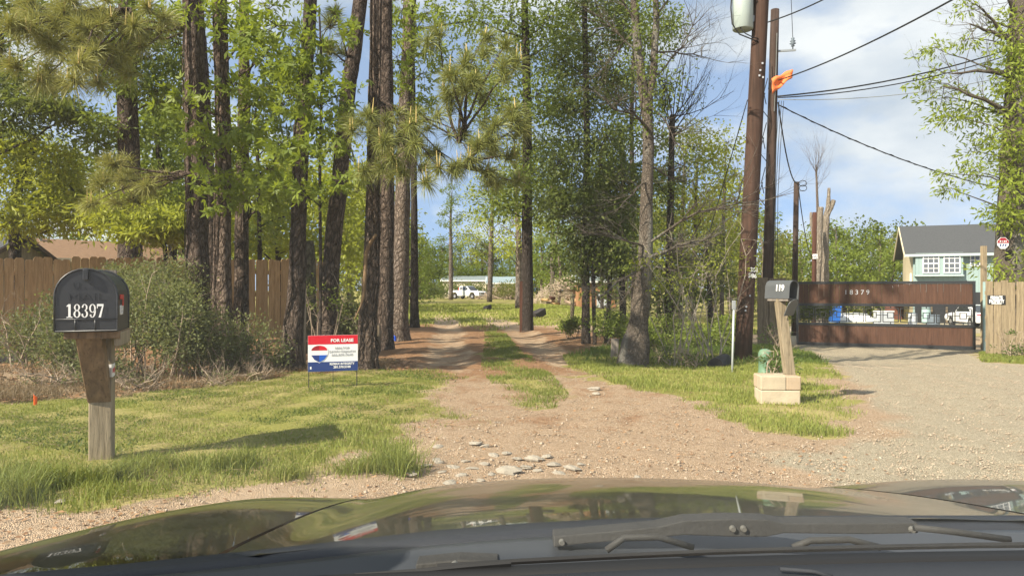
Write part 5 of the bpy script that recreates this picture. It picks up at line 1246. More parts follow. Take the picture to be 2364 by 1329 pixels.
# ------------------------------------------------------------------ grass, litter, pebbles: past counting
def blades(n, region, h, w, matname, name, label, dens, seed, lean=.5, hvar=.6):
    r = np.random.default_rng(seed); out = []
    got = 0; x0, x1, y0, y1 = region
    while got < n:
        x = r.uniform(x0, x1, n); y = y0 + (y1 - y0) * r.random(n) ** 1.25
        kp = (np.abs(x) < y * .80 + .5) & (r.random(n) < dens(x, y, r)); out.append(np.stack([x[kp], y[kp]], 1)); got += int(kp.sum())
        if len(out) > 60: break
    xy = np.concatenate(out)[:n]; n = len(xy)
    P = np.stack([xy[:, 0], xy[:, 1], terr(xy[:, 0], xy[:, 1]) - .012], 1)
    patch = .5 + .5 * np.sin(xy[:, 0] * 3.1 + np.sin(xy[:, 1] * 2.3)) * np.sin(xy[:, 1] * 2.7 + 1.3 * np.sin(xy[:, 0] * 1.9))
    H = h * (1 - hvar / 2 + hvar * r.random(n)) * (.7 + .6 * patch); W = w * (.7 + .6 * r.random(n)) * (.7 + xy[:, 1] / 14)
    a = r.uniform(0, 6.283, n); S = np.stack([np.cos(a), np.sin(a), 0 * a], 1) * W[:, None]
    b = r.uniform(0, 6.283, n); D = np.stack([np.cos(b), np.sin(b), 0 * b], 1) * (H * lean * r.random(n))[:, None]
    Z = np.array([0, 0, 1.0])
    V = np.stack([P - S, P + S, P + S * .7 + D * .4 + Z * H[:, None] * .6, P + D + Z * (H * (1 - .25 * r.random(n)))[:, None], P - S * .7 + D * .4 + Z * H[:, None] * .6], 1).reshape(-1, 3)
    i = np.arange(n)[:, None] * 5
    F = np.concatenate([i + np.array([0, 1, 2]), i + np.array([0, 2, 4]), i + np.array([4, 2, 3])])
    va = np.clip(r.beta(2, 2, n) * .75 + .55 * (1 - patch) ** 1.5 * r.random(n) + (r.random(n) < .10) * .4, 0, 1)
    o = link(name, np_mesh(name, matname, V, F, np.repeat(va, 5))); return tag(o, label, None, kind='stuff')
cl = lambda x, y: np.clip(.55 + .6 * np.sin(2.9 * x + 1.1 * np.sin(3.7 * y)) * np.sin(3.3 * y + .7 * x), .12, 1)
blades(100000, (-9, .2, 3.4, 10.8), .034, .0022, 'grass_blade', 'lawn_grass', 'mown sunlit green grass between the roadside dirt and the shrubs', lambda x, y, r: np.clip(zones(x, y)[5] * (.30 + .8 * cl(x * .8 + .3, y * .9)), 0, 1), 1, .8)
blades(4500, (-6, 0, 3.4, 6.2), .075, .0026, 'grass_blade', 'tall_grass', 'taller ragged grass tufts along the dirt edge by the mailbox', lambda x, y, r: np.clip((zones(x, y)[5] > .25) * (1 - sst(sd_poly(x, y, GRASS_L) * -1, .25, .9)) * cl(x * 2, y * 2) ** 2, 0, 1), 2, .9)
_tc = [GP(*q) for q in [(665, 1102), (300, 1102), (230, 1112), (60, 1132), (20, 1112), (880, 1082), (335, 1078), (480, 1084), (130, 1122), (905, 1062), (820, 1092), (30, 1160), (410, 1078), (560, 1078), (925, 1090)]]
def _cl(x, y, r): return np.clip(sum(np.exp(-((x - g.x) ** 2 + (y - g.y) ** 2) / .010) for g in _tc), 0, 1)
blades(5200, (-3.6, .3, 3.5, 6.2), .15, .0026, 'grass_blade', 'grass_tufts', 'long arching grass tufts along the edge of the roadside dirt', _cl, 9, 1.2)
blades(60000, (.3, 7.5, 5.2, 18.5), .060, .0028, 'grass_blade', 'verge_grass', 'green grass on the verge around the small mailbox', lambda x, y, r: (sd_poly(x, y, GRASS_R) < .12) * zones(x, y)[0] * cl(x, y), 3, .9)
blades(16000, (-1, 1.2, 6.2, 20), .055, .0028, 'grass_blade', 'median_grass', 'strip of grass growing between the two wheel ruts', lambda x, y, r: (sd_poly(x, y, MEDIAN) < .12) * zones(x, y)[0] * cl(x * 1.7, y), 4, .9)
blades(12000, (8.8, 16, 9, 17.2), .075, .004, 'grass_blade', 'fence_grass', 'fresh grass strip at the foot of the tan board fence', lambda x, y, r: (sd_poly(x, y, GRASS_FR) < 0) * 1.0, 5, .9)
blades(45000, (-14, 22, 21, 62), .10, .007, 'grass_blade', 'field_grass', 'sunlit grass of the open field beyond the trees', lambda x, y, r: zones(x, y)[0] * (x < 9), 6, .9)
blades(9000, (1.0, 6.8, 10.8, 18), .13, .004, 'weed_leaf', 'undergrowth', 'rank green undergrowth in the shade around the leaning tree', lambda x, y, r: (sd_poly(x, y, GRASS_R) < .1) * sst(y, 10.5, 13) * cl(x * 2, y * 2), 7, 1.2)
blades(14000, (-9, -1.8, 7.2, 11.5), .10, .0022, 'dry_blade', 'dry_stalks', 'dry tan stalks and dead grass under the shrubs', lambda x, y, r: (zones(x, y)[5] < .5) * cl(x * 1.5, y * 1.5) * (1 - sst(-sd_poly(x, y, GRASS_L) * -1, .8, 2.2)), 8, 1.6)
blades(9000, (-8, 0, 3.8, 10.5), .030, .0065, 'weed_leaf', 'lawn_weeds', 'patches of darker broad-leaved weeds in the sunlit lawn', lambda x, y, r: zones(x, y)[5] * (np.sin(1.7 * x + 2.0 * np.sin(1.3 * y)) * np.sin(1.9 * y + x) > .25), 15, 1.6)
def flat_bits(n, region, ln, wd, matname, name, label, dens, seed, lift=.006):
    r = np.random.default_rng(seed); x0, x1, y0, y1 = region; out = []; got = 0
    while got < n:
        x = r.uniform(x0, x1, n); y = y0 + (y1 - y0) * r.random(n) ** 1.2; kp = (np.abs(x) < y * .8 + .5) & (r.random(n) < dens(x, y)); out.append(np.stack([x[kp], y[kp]], 1)); got += int(kp.sum())
        if len(out) > 60: break
    xy = np.concatenate(out)[:n]; n = len(xy); P = np.stack([xy[:, 0], xy[:, 1], terr(xy[:, 0], xy[:, 1]) + lift * r.random(n) + .004], 1)
    a = r.uniform(0, 6.283, n); k = (.6 + .05 * xy[:, 1])[:, None]
    A = np.stack([np.cos(a), np.sin(a), r.normal(0, .12, n)], 1) * (ln * (.5 + r.random(n)))[:, None] * k; S = np.stack([-np.sin(a), np.cos(a), r.normal(0, .25, n)], 1) * wd * k
    V = np.stack([P - A / 2, P + S + np.array([0, 0, .3]) * wd, P + A / 2, P - S], 1).reshape(-1, 3)
    o = link(name, np_mesh(name, matname, V, np.arange(len(V)).reshape(-1, 4), np.repeat(r.random(n), 4))); return tag(o, label, None, kind='stuff')
flat_bits(26000, (-4, 5, 4.6, 20), .09, .0016, 'litter_leaf', 'pine_straw', 'reddish pine straw scattered over the dirt track', lambda x, y: np.clip(zones(x, y)[2] * 1.2 + .06 * (zones(x, y)[0] < .3), 0, 1), 11)
flat_bits(9000, (-9, -1.5, 7.0, 12), .055, .016, 'litter_leaf', 'leaf_litter', 'brown dead leaves lying under the shrubs and pines', lambda x, y: (zones(x, y)[5] < .4) * 1.0, 12, .03)
flat_bits(9000, (-8, .2, 3.6, 10.5), .06, .0022, 'dry_blade', 'lawn_thatch', 'dead straw-coloured thatch lying in the sunlit lawn', lambda x, y: zones(x, y)[5] * (np.sin(2.1 * x + 1.6 * np.sin(1.9 * y)) * np.sin(2.4 * y - x) > 0), 16, .035)
flat_bits(1600, (-6, 2.5, 3.2, 7), .035, .010, 'litter_leaf', 'leaf_debris', 'bits of dry leaf and chips on the roadside dirt', lambda x, y: (zones(x, y)[0] < .4) * (.25 + .75 * (x < -1.8)), 13, .01)
def pebbles(n, region, size, dens, seed, name, label):
    r = np.random.default_rng(seed); x0, x1, y0, y1 = region; out = []; got = 0
    while got < n:
        x = r.uniform(x0, x1, n); y = y0 + (y1 - y0) * r.random(n) ** 1.5; kp = (np.abs(x) < y * .8 + .5) & (r.random(n) < dens(x, y)); out.append(np.stack([x[kp], y[kp]], 1)); got += int(kp.sum())
        if len(out) > 60: break
    xy = np.concatenate(out)[:n]; n = len(xy); s = size * np.exp(r.normal(0, .35, n)); P = np.stack([xy[:, 0], xy[:, 1], terr(xy[:, 0], xy[:, 1]) + s * .15], 1)
    O = np.array([[1, 0, 0], [0, 1, 0], [-1, 0, 0], [0, -1, 0], [0, 0, .6], [0, 0, -.6]], float)
    Q = O[None] * (1 + r.normal(0, .22, (n, 6, 1))); a = r.uniform(0, 6.28, n); ca, sa = np.cos(a)[:, None], np.sin(a)[:, None]
    Q = np.stack([Q[..., 0] * ca - Q[..., 1] * sa, Q[..., 0] * sa + Q[..., 1] * ca, Q[..., 2] + .2 * r.normal(size=(n, 6))], -1)
    V = (P[:, None] + Q * s[:, None, None]).reshape(-1, 3); i = np.arange(n)[:, None] * 6
    F = np.concatenate([i + np.array(f) for f in ((0, 1, 4), (1, 2, 4), (2, 3, 4), (3, 0, 4), (1, 0, 5), (2, 1, 5), (3, 2, 5), (0, 3, 5))])
    o = link(name, np_mesh(name, 'pebble', V, F, np.repeat(r.random(n), 6))); return tag(o, label, None, kind='stuff')
pebbles(32000, (-1.2, 9.5, 3.9, 13.5), .0056, lambda x, y: np.clip(zones(x, y)[1] + .55 * zones(x, y)[3] * (1 - zones(x, y)[0]), 0, 1), 21, 'gravel', 'loose pale gravel over the driveway mouth')
pebbles(260, (-3.5, 1.2, 3.6, 6.5), .011, lambda x, y: (zones(x, y)[0] < .3) * .8, 22, 'gravel', 'larger loose stones in the dirt near the car')

# ------------------------------------------------------------------ black mailbox on the heavy timber post
def arch(w, h, n=14):
    r = w / 2; pts = [(-r, 0)]
    pts += [(-r * math.cos(math.pi * i / n), h - r + r * math.sin(math.pi * i / n)) for i in range(n + 1)]
    return pts + [(r, 0)]
def arch_shell(m, w, h, y0, y1, th):
    o = arch(w, h); i = [(x * (w - 2 * th) / w, max(th, z - th if z > th else th)) for x, z in o]
    n = len(o)
    vs = [(x, y0, z) for x, z in o] + [(x, y1, z) for x, z in o] + [(x, y0, z) for x, z in i] + [(x, y1, z) for x, z in i]
    fs = []
    for k in range(n):
        l = (k + 1) % n
        fs += [(k, l, n + l, n + k), (2 * n + k, 3 * n + k, 3 * n + l, 2 * n + l), (k, 2 * n + k, 2 * n + l, l), (n + k, n + l, 3 * n + l, 3 * n + k)]
    return m.add(vs, fs)
mb = GP(226, 1068); YAW = math.radians(20)
post = thing('mailbox', 'black arched mailbox on a heavy timber post by the roadside', 'mailbox', (mb.x + .005, mb.y + .02, mb.z), YAW + math.radians(1))
BH = 0.895; W_, HH, LL = .345, .39, .50
MB().box((0, .07, .46), (.140, .140, 1.10)).build('post', 'post_wood', post, bevel=.008)
brz = MB().hexa([(-.075, -.005, .40), (.065, -.005, .40), (.065, .10, .40), (-.075, .10, .40)], [(-.105, -.235, .845), (.045, -.235, .845), (.045, -.10, .845), (-.105, -.10, .845)]).build('brace', 'brace_wood', post, bevel=.006)
MB().box((-.005, -.03, .865), (.315, .46, .045)).build('shelf_board', 'brace_wood', post, bevel=.004)
MB().box((.135, -.02, .835), (.04, .44, .09)).build('cross_arm', 'post_wood', post, bevel=.005)
fb_ = -.30
bx = MB()
arch_shell(bx, W_, HH, fb_ + .012, fb_ + LL, .008)
box_o = bx.build('box', 'mailbox_black', post, loc=(-.03, 0, BH))
MB().prism(arch(W_ - .02, HH - .01), fb_ + LL - .012, fb_ + LL - .004).build('back_plate', 'mailbox_black', box_o)
door = MB().prism(arch(W_ + .004, HH + .004), fb_ - .004, fb_ + .016).build('door', 'mailbox_black', box_o, bevel=.003)
rimm = MB(); pr = [Vector((x, fb_ - .006, z)) for x, z in arch(W_ + .002, HH + .002)]
rimm.tube(pr + [pr[0]], .006, 6); rimm.tube([Vector((-W_ / 2, fb_ - .006, .075)), Vector((W_ / 2, fb_ - .006, .075))], .005, 6)
for x in (-.06, .05): rimm.tube([Vector((x, fb_ - .006, .005)), Vector((x, fb_ - .006, .075))], .005, 6)
rimm.build('rib', 'mailbox_black', door, True)
MB().box((0, fb_ - .02, HH - .035), (.03, .03, .07)).build('latch', 'mailbox_black', door, bevel=.004)
rm2 = MB(); pr = [Vector((x, fb_ + LL - .006, z)) for x, z in arch(W_ + .006, HH + .004)]; rm2.tube(pr + [pr[0]], .007, 6); rm2.build('rear_rim', 'mailbox_black', box_o, True)
link('lettering', L['box_front'], door, loc=(-.005, fb_ - .010, .128))
link('lettering', L['us'], door, loc=(0, fb_ - .006, HH - .105)); link('lettering', L['mail'], door, loc=(0, fb_ - .006, HH - .175))
link('lettering', L['box_side'], box_o, loc=(W_ / 2 + .003, fb_ + .16, .125), rot=(0, 0, math.radians(90)))
fl = MB().box((0, 0, 0), (.006, .13, .03)).box((0, .052, -.035), (.0058, .03, .05)).build('signal_flag', 'flag_red', box_o, loc=(W_ / 2 + .010, fb_ + .12, .215))
MB().hexa([(-.07, .05, BH + .20), (.07, .05, BH + .20), (.07, .16, BH + .20), (-.07, .16, BH + .20)], [(-.045, .24, BH + .39), (.05, .24, BH + .39), (.05, .30, BH + .39), (-.045, .30, BH + .39)])
MB().hexa([(-.06, .225, .86), (.10, .225, .86), (.10, .265, .86), (-.06, .265, .86)], [(-.02, .225, BH + .40), (.06, .225, BH + .40), (.06, .265, BH + .40), (-.02, .265, BH + .40)]).build('finial_board', 'board_grey', post)
stk = MB().box((.071, .045, .61), (.004, .125, .085)).build('sticker', 'sign_white', post)
MB().prism_x([(0, .596), (.075, .596), (.075, .585), (.10, .61), (.075, .635), (.075, .624), (0, .624)], .0735, .0755).build('arrow', 'tape_red', stk)
# sticker wraps the front edge
MB().box((.045, -.0018, .61), (.052, .004, .085)).build('sticker', 'sign_white', post)

# ------------------------------------------------------------------ lease sign
sl, srt = GP(711, 897), GP(820, 888)
sg = thing('lease_sign', 'red, white and blue for lease sign on a thin wire stake', 'sign', Vector((sl.x, sl.y, sl.z)), math.atan2(srt.y - sl.y, srt.x - sl.x) * .5)
SW = PX(823, 800, sl.y).x - PX(710, 800, sl.y).x; SHt = SW * .74; sz0 = CAM_H + (HZ - 858) / FOC * sl.y - sl.z
pn = MB().box((SW / 2, 0, sz0 + SHt / 2), (SW, .006, SHt)).build('panel', 'sign_white', sg)
q = SW / .61
def spoly(pts, dep, mat, name='print'):
    y = -.0035 - dep
    return MB().prism(pts, y, y + .0008).build(name, mat, pn)
z_at = lambda f: sz0 + SHt * (1 - f)
spoly([(.001, z_at(.25)), (SW - .001, z_at(.25)), (SW - .001, z_at(.0) - .001), (.001, z_at(.0) - .001)], .001, 'sign_red')
spoly([(.001, z_at(1) + .001), (SW - .001, z_at(1) + .001), (SW - .001, z_at(.735)), (.001, z_at(.735))], .001, 'sign_navy')
bxc, bw = SW * .225, SW * .175
def balloon(s):
    top = [(bxc + s * bw * math.cos(a), z_at(.42) + s * SHt * .17 * math.sin(a)) for a in [math.pi * i / 16 for i in range(17)]]
    low = [(bxc - s * bw, z_at(.42)), (bxc - s * bw * .98, z_at(.52)), (bxc - s * bw * .62, z_at(.66)), (bxc, z_at(.42) - s * SHt * .345), (bxc + s * bw * .62, z_at(.66)), (bxc + s * bw * .98, z_at(.52))]
    return top + low[1:]
spoly(balloon(1.0), .0024, 'sign_white', 'emblem')
def cap(side, z0, z1, mat, upper):
    pts = []
    if upper:
        for i in range(9):
            a = math.pi / 2 * i / 8; pts.append((bxc + side * bw * .90 * math.cos(a), z1 + SHt * .135 * math.sin(a)))
        pts += [(bxc, z1)]
    else: pts = [(bxc, z1), (bxc + side * bw * .92, z1), (bxc + side * bw * .55, z1 - SHt * .125), (bxc, z0)]
    if side < 0: pts = pts[::-1]
    return spoly(pts, .0036, mat, 'emblem')
cap(-1, 0, z_at(.415), 'sign_dark_red', True); cap(1, 0, z_at(.415), 'sign_red', True)
cap(-1, z_at(.745), z_at(.545), 'sign_deep_blue', False); cap(1, z_at(.745), z_at(.545), 'sign_blue', False)
for key, fx, fy in (('for_lease', .68, .15), ('realtor', .68, .36), ('agent', .68, .455), ('phone', .68, .55), ('firm', .68, .80), ('office', .68, .89)):
    link('lettering', L[key], pn, loc=(SW * fx, -.0062, z_at(fy)))
spoly([(SW * .04, z_at(.93)), (SW * .07, z_at(.93)), (SW * .07, z_at(.86)), (SW * .04, z_at(.86))], .0022, 'sign_white')
for x in (.01, SW - .01): MB().tube([(x, .008, -.06), (x, .008, sz0 + SHt * .8)], .005, 6).build('stake_leg', 'black_paint', sg)
MB().tube([(SW * .5, .010, -.06), (SW * .5, .010, sz0 + SHt * .5)], .003, 6).build('stake_leg', 'black_paint', sg)
MB().tube([(.01, .014, sz0 + .02), (SW - .01, .014, sz0 + .02)], .004, 6).build('stake_bar', 'black_paint', sg)

# ------------------------------------------------------------------ small open mailbox on stone blocks
k_ = GP(1756, 932); k2 = GP(1850, 934)
bs = thing('stone_base', 'low base of stacked tan stone blocks under the small mailbox', 'block base', Vector((k_.x, k_.y, k_.z)), math.radians(-4))
KW = k2.x - k_.x
for (x0, x1, z0, z1, y0, y1, mt) in [(0.0, .63, .145, .285, 0, .15, 'stone_block'), (.635, 1, .147, .283, .003, .153, 'stone_block_pink'), (0.0, .98, 0.0, .142, -.004, .16, 'stone_block'), (0.05, .95, .0, .14, .165, .32, 'stone_block'), (0.03, .52, .145, .28, .17, .32, 'stone_block_pink'), (.53, 1.0, .145, .28, .17, .33, 'stone_block')]:
    MB().box(((x0 + x1) / 2 * KW, (y0 + y1) / 2, (z0 + z1) / 2 - .01), ((x1 - x0) * KW, y1 - y0, z1 - z0)).build('block', mt, bs, bevel=.010)
pa = PX(1822, 868, k_.y + .16); pt = PX(1800, 690, k_.y + .16)
sm = thing('mailbox', 'small black mailbox with open hanging door on a leaning grey post', 'mailbox', Vector((pa.x, pa.y, k_.z + .272)), 0)
zt = pt.z - sm.location.z
MB().hexa([(-.05, -.045, 0), (.05, -.045, 0), (.05, .045, 0), (-.05, .045, 0)], [(pt.x - pa.x - .045, -.045, zt), (pt.x - pa.x + .045, -.045, zt), (pt.x - pa.x + .045, .045, zt), (pt.x - pa.x - .045, .045, zt)]).build('post', 'post_wood', sm, bevel=.006)
R_ = math.radians(28)
bo = bpy.data.objects.new('box', None)
bm = MB(); arch_shell(bm, .138, .19, -.15, .16, .005)
bo = bm.build('box', 'mailbox_grey', sm, loc=(pt.x - pa.x + .02, .0, zt + .0), rot=(0, math.radians(5), R_))
MB().prism(arch(.134, .186), .148, .156).build('back_plate', 'mailbox_grey', bo)
MB().box((0, -.0, -.013), (.12, .26, .022)).build('shelf_board', 'board_grey', bo)
MB().prism([(x, z - .2) for x, z in arch(.138, .185)], -.004, .004).build('door', 'mailbox_grey', bo, loc=(.012, -.16, .012), rot=(math.radians(28), math.radians(-8), 0))
link('lettering', L['box2'], bo, loc=(-.0715, -.03, .105), rot=(0, 0, math.radians(-90)))
MB().box((.074, -.10, .13), (.006, .08, .03)).build('signal_flag', 'flag_red', bo)

# ------------------------------------------------------------------ signs
fdir = Vector((FR1.x - FR0.x, FR1.y - FR0.y)).normalized(); s_ = wall_s(Vector((FR0.x, FR0.y, 0)), math.atan2(fdir.y, fdir.x), 2299)
p_ = Vector((FR0.x + fdir.x * s_, FR0.y + fdir.y * s_ , 0)); zc_ = CAM_H + (HZ - 692) / FOC * p_.y
ps = thing('property_sign', 'small black private property sign nailed to the tan fence', 'sign', (p_.x, p_.y - .018, zc_), math.atan2(fdir.y, fdir.x))
MB().box((0, 0, 0), (.36, .008, .20)).build('plate', 'black_paint', ps, bevel=.002)
link('lettering', L['private'], ps, loc=(0, -.006, .042)); link('lettering', L['property'], ps, loc=(0, -.006, -.038))
MB().box((0, -.005, -.085), (.20, .002, .012)).build('lettering', 'sign_white', ps)
for x in (-.165, .165): MB().lathe([(.008, 0), (.008, .004)], 8).build('nail', 'steel_bolt', ps, loc=(x, -.004, .08), rot=(math.radians(90), 0, 0))
oc = PX(2316, 561, 20.3 - .56)
os_ = thing('octagon_sign', 'small red and white octagonal sign nailed on the vine-covered trunk', 'sign', oc)
octp = [(.17 * math.cos(math.pi / 8 + i * math.pi / 4), .17 * math.sin(math.pi / 8 + i * math.pi / 4)) for i in range(8)]
MB().prism(octp, 0, .01).build('plate', 'sign_white', os_)
MB().prism([(x * .93, z * .93) for x, z in octp if z > 0] + [(-.10, .0), (.10, .0)][::-1][:0] + [(-.157, .0), (.157, .0)], -.003, -.001).build('print', 'sign_dark_red', os_)
for x in (-.07, .0, .07): MB().box((x, -.002, -.055), (.035, .002, .07), Euler((0, .4, 0))).build('print', 'sign_navy', os_)
for x in (-.08, -.03, .03, .08): MB().box((x, -.0045, .05), (.025, .002, .05)).build('print', 'sign_white', os_)
mbx = PX(1882, 592, 33 - .13)
o = MB().box((0, 0, 0), (.20, .10, .22)).box((0, -.055, .02), (.12, .02, .10)).build('meter_box', 'white_paint', loc=mbx, bevel=.01); tag(o, 'small white meter box on the reddish brown pole', 'meter box')

# ------------------------------------------------------------------ posts, flags, stones, stumps
def post_at(label, px, pyb, pyt, wpx, mat, round_=True, lean=0.0, name='wooden_post', tilt=0.0):
    g = GP(px, pyb); h = (pyb - pyt) / FOC * g.y; r = wpx / 2 / FOC * g.y
    m = MB()
    if round_: m.lathe([(r, -.05), (r * 1.02, h * .5), (r * .98, h - .01), (r * .8, h)], 14)
    else: m.box((0, 0, h / 2 - .02), (2 * r, 2 * r * .8, h + .06))
    o = m.build(name, mat, loc=g, rot=(tilt, lean, 0), smooth=round_, bevel=0 if round_ else .006); return tag(o, label, 'post')
post_at('short round grey post stub beside the pale pine foot', 873, 812, 750, 13, 'grey_fence_wood')
post_at('short pale weathered post stub beside the leaning tree', 1418, 826, 783, 16, 'board_grey', False, lean=.04)
post_at('square reddish timber post in front of the dark oak', 1208, 762, 650, 17, 'red_post_wood', False)
post_at('thin crooked mossy fence post in front of the brush pile', 1320, 752, 678, 9, 'mossy_bark', True, .03)
post_at('pale broken stick standing against the dark straight pine', 703, 850, 640, 7, 'pale_snag', True, .0, 'broken_stick')
def pin_flag(label, px, py, mat, h=.34, name='marker_flag', wid=.5):
    g = GP(px, py); f = thing(name, label, 'marker flag', g)
    MB().tube([(0, 0, -.03), (.01, 0, h)], .0025, 5).build('wire_stake', 'grey_metal', f)
    vs = [(.0 + .035 * wid * i, -.012 * math.sin(i * 1.3), h - .0 - j * .055 - .012 * i) for i in range(4) for j in range(3)]
    MB().add(vs, [(i * 3 + j, i * 3 + j + 1, (i + 1) * 3 + j + 1, (i + 1) * 3 + j) for i in range(3) for j in range(2)]).build('flag', mat, f)
pin_flag('small orange marker flag stuck in the leaf litter by the fence', 78, 936, 'marker_orange', .12, wid=.3)
pin_flag('small blue marker flag at the foot of the pale pine', 909, 792, 'marker_blue', .18)
def rock_mesh(seed):
    r = np.random.default_rng(seed); n1, n2 = 9, 6; vs = [(0, 0, .55)]
    for i in range(1, n2):
        th = math.pi * i / n2
        for j in range(n1):
            a = 2 * math.pi * j / n1; k = 1 + r.normal(0, .13)
            vs.append((k * math.sin(th) * math.cos(a), k * .75 * math.sin(th) * math.sin(a), .5 * k * math.cos(th)))
    vs.append((0, 0, -.4)); m = MB(); fs = [(0, 1 + j, 1 + (j + 1) % n1) for j in range(n1)]
    for i in range(n2 - 2): fs += [(1 + i * n1 + j, 1 + (i + 1) * n1 + j, 1 + (i + 1) * n1 + (j + 1) % n1, 1 + i * n1 + (j + 1) % n1) for j in range(n1)]
    b = 1 + (n2 - 2) * n1; fs += [(b + (j + 1) % n1, b + j, len(vs) - 1) for j in range(n1)]
    return m.add(vs, fs).mesh('rock', 'pale_rock')
RM = [rock_mesh(s) for s in range(6)]; rk = random.Random(4)
def rock(px, py, wpx, label, group=None, flat=.6):
    g = GP(px, py); r = wpx / 2 / FOC * g.y
    o = link('rock', RM[rk.randrange(6)], loc=(g.x, g.y, g.z + r * .18)); o.scale = (r, r, r * flat); o.rotation_euler = (rk.uniform(-.15, .15), rk.uniform(-.15, .15), rk.uniform(0, 6.28)); tag(o, label, 'rock', group)
rock(1172, 1092, 62, 'largest pale limestone rock in the driveway mouth'); rock(1232, 1064, 50, 'wide flat pale rock just behind the largest driveway rock'); rock(140, 1160, 30, 'lone grey rock at the grass edge below the mailbox')
rock(1372, 899, 32, 'pale flat rock in the right wheel rut, farther of two', flat=.4); rock(1376, 910, 22, 'small pale rock in the right wheel rut, nearer of two', flat=.4)
rock(1110, 1113, 26, 'pale rock just left of the largest driveway rock, close to the hood')
for px, py, w in [(1040, 1117, 28), (950, 1098, 26), (1010, 1066, 26), (985, 1078, 22), (1050, 1083, 28), (1092, 1086, 26), (1115, 1076, 26), (1098, 1026, 26), (1010, 1034, 22), (1170, 1048, 24), (1140, 1054, 24), (1278, 1076, 30), (1262, 1056, 26), (1320, 1084, 34), (1290, 1095, 24), (1250, 1116, 26), (1075, 1068, 20), (1195, 1060, 20), (1120, 1030, 18), (1215, 1080, 22), (1240, 1090, 20), (1340, 1075, 20), (1065, 1100, 22), (1020, 1090, 16), (1470, 1102, 16), (930, 1085, 16), (1135, 1098, 18)]:
    rock(px, py, w * 1.3, 'small pale limestone rock scattered in the driveway mouth', 'scattered driveway rocks', .5)
def tipped_block(label, px, py, wpx, seed):
    g = GP(px, py); s = wpx / FOC * g.y; rr2 = random.Random(seed)
    m = MB().hexa([(-.5, -.4, 0), (.5, -.35, 0), (.45, .4, 0), (-.5, .4, 0)], [(-.45, -.38, .5), (.5, -.33, .55), (.42, .38, .5), (-.42, .36, .55)])
    m.v = [tuple(Vector(p) * s + Vector((rr2.uniform(-.03, .03), rr2.uniform(-.03, .03), rr2.uniform(-.03, .03)))) for p in m.v]
    o = m.build('wood_block', 'dark_wood_block', loc=g + Vector((0, 0, .05)), rot=(math.radians(12), math.radians(-24), math.radians(25)), bevel=.02); tag(o, label, 'wood block')
tipped_block('dark tipped wood block lying left of the red post', 1127, 716, 17, 1); tipped_block('larger dark tipped wood block lying right of the dark oak', 1246, 733, 30, 2)

# ------------------------------------------------------------------ brush pile and lumber far down the field
bp = GP(1324, 706); bpr = thing('brush_pile', 'big heap of grey brush and brown logs in the field', 'brush pile', bp); br = random.Random(8)
kpx = bp.y / FOC
m = MB()
for i in range(1100):
    x = br.choice([br.gauss(0, 34), br.uniform(-95, 95)]) * kpx; hmax = 68 * kpx * max(0.22, 1 - abs(x / (105 * kpx)) ** 2.0); z = br.random() ** .6 * hmax; y = br.uniform(-1.2, 1.2)
    d_ = Vector((br.uniform(-1, 1), br.uniform(-.6, .6), br.uniform(-.8, .9))).normalized() * br.uniform(.4, 1.1)
    p0 = Vector((x, y, max(.05, z))); m.tube([p0 - d_ / 2, p0 + Vector((0, 0, .05)), p0 + d_ / 2], [.03, .022, .008], 4, cap=False)
o = m.build('brushwood', 'brush_pale', bpr); o['kind'] = 'stuff'
m = MB()
for i in range(160):
    b_ = Vector((br.uniform(-.4, 1.0), br.uniform(-1.2, .2), 55 * kpx * br.uniform(.55, 1.0))); bare(m, b_, (br.uniform(-1, 1), br.uniform(-1, .4), br.uniform(-.6, .8)), br.uniform(.5, 1.0), .018, 1, br, .6, 0)
o = m.build('twig_mass', 'brush_pale', bpr); o['kind'] = 'stuff'
for i in range(26):
    x = br.uniform(-75, 60) * kpx; hmax = 44 * kpx * max(.15, 1 - abs(x / (90 * kpx)) ** 1.5); r = br.uniform(.07, .16); l = br.uniform(.7, 1.7)
    MB().tube([(0, 0, -l / 2), (.02, 0, 0), (0, 0, l / 2)], [r, r * 1.05, r * .9], 10).build('log', br.choice(['log_wood', 'red_post_wood', 'fence_wood', 'log_wood']), bpr, loc=(x, -1.15 + br.uniform(-.25, .25), max(r, br.uniform(.1, 1) * hmax)), rot=(br.uniform(.9, 2.2), br.uniform(-.5, .5), br.uniform(-1.2, 1.2)), smooth=True)
for lab, px, py, n_, w in [('low pile of pale sawn lumber beside the white pickup', 1140, 690, 6, 26), ('tumbled pile of pale planks left of the pale pine stem', 1178, 691, 9, 38)]:
    g = GP(px, py); lp = thing('lumber_pile', lab, 'lumber', g); kk = g.y / FOC
    for i in range(n_):
        l = w * kk * br.uniform(.6, 1.0); MB().box((0, 0, 0), (l, .22, .09)).build('plank', 'log_wood', lp, loc=(br.uniform(-.3, .3) * w * kk, br.uniform(-.5, .5), .08 + .09 * (i % 4)), rot=(br.uniform(-.1, .1), br.uniform(-.45, .35) if n_ > 6 else br.uniform(-.04, .04), br.uniform(-.4, .4)))
bh = GP(1105, 688); bh.y += 4
g = thing('brush_heap', 'dark brown heap of cut brush between pickup and tall pine', 'brush pile', PX(1150, 670, 90) * 1.0); g.location.z = T(g.location.x, 90)
m = MB()
for i in range(260):
    x = br.gauss(0, 1.3); z = br.uniform(0, 1) * max(.2, 1.9 - abs(x) * .8); d_ = Vector((br.uniform(-1, 1), br.uniform(-.6, .6), br.uniform(-.5, .8))).normalized() * br.uniform(.5, 1.2); p0 = Vector((x, br.uniform(-1, 1), z + .05)); m.tube([p0 - d_ / 2, p0 + d_ / 2], [.04, .015], 4, cap=False)
o = m.build('brushwood', 'dead_twig', g); o['kind'] = 'stuff'

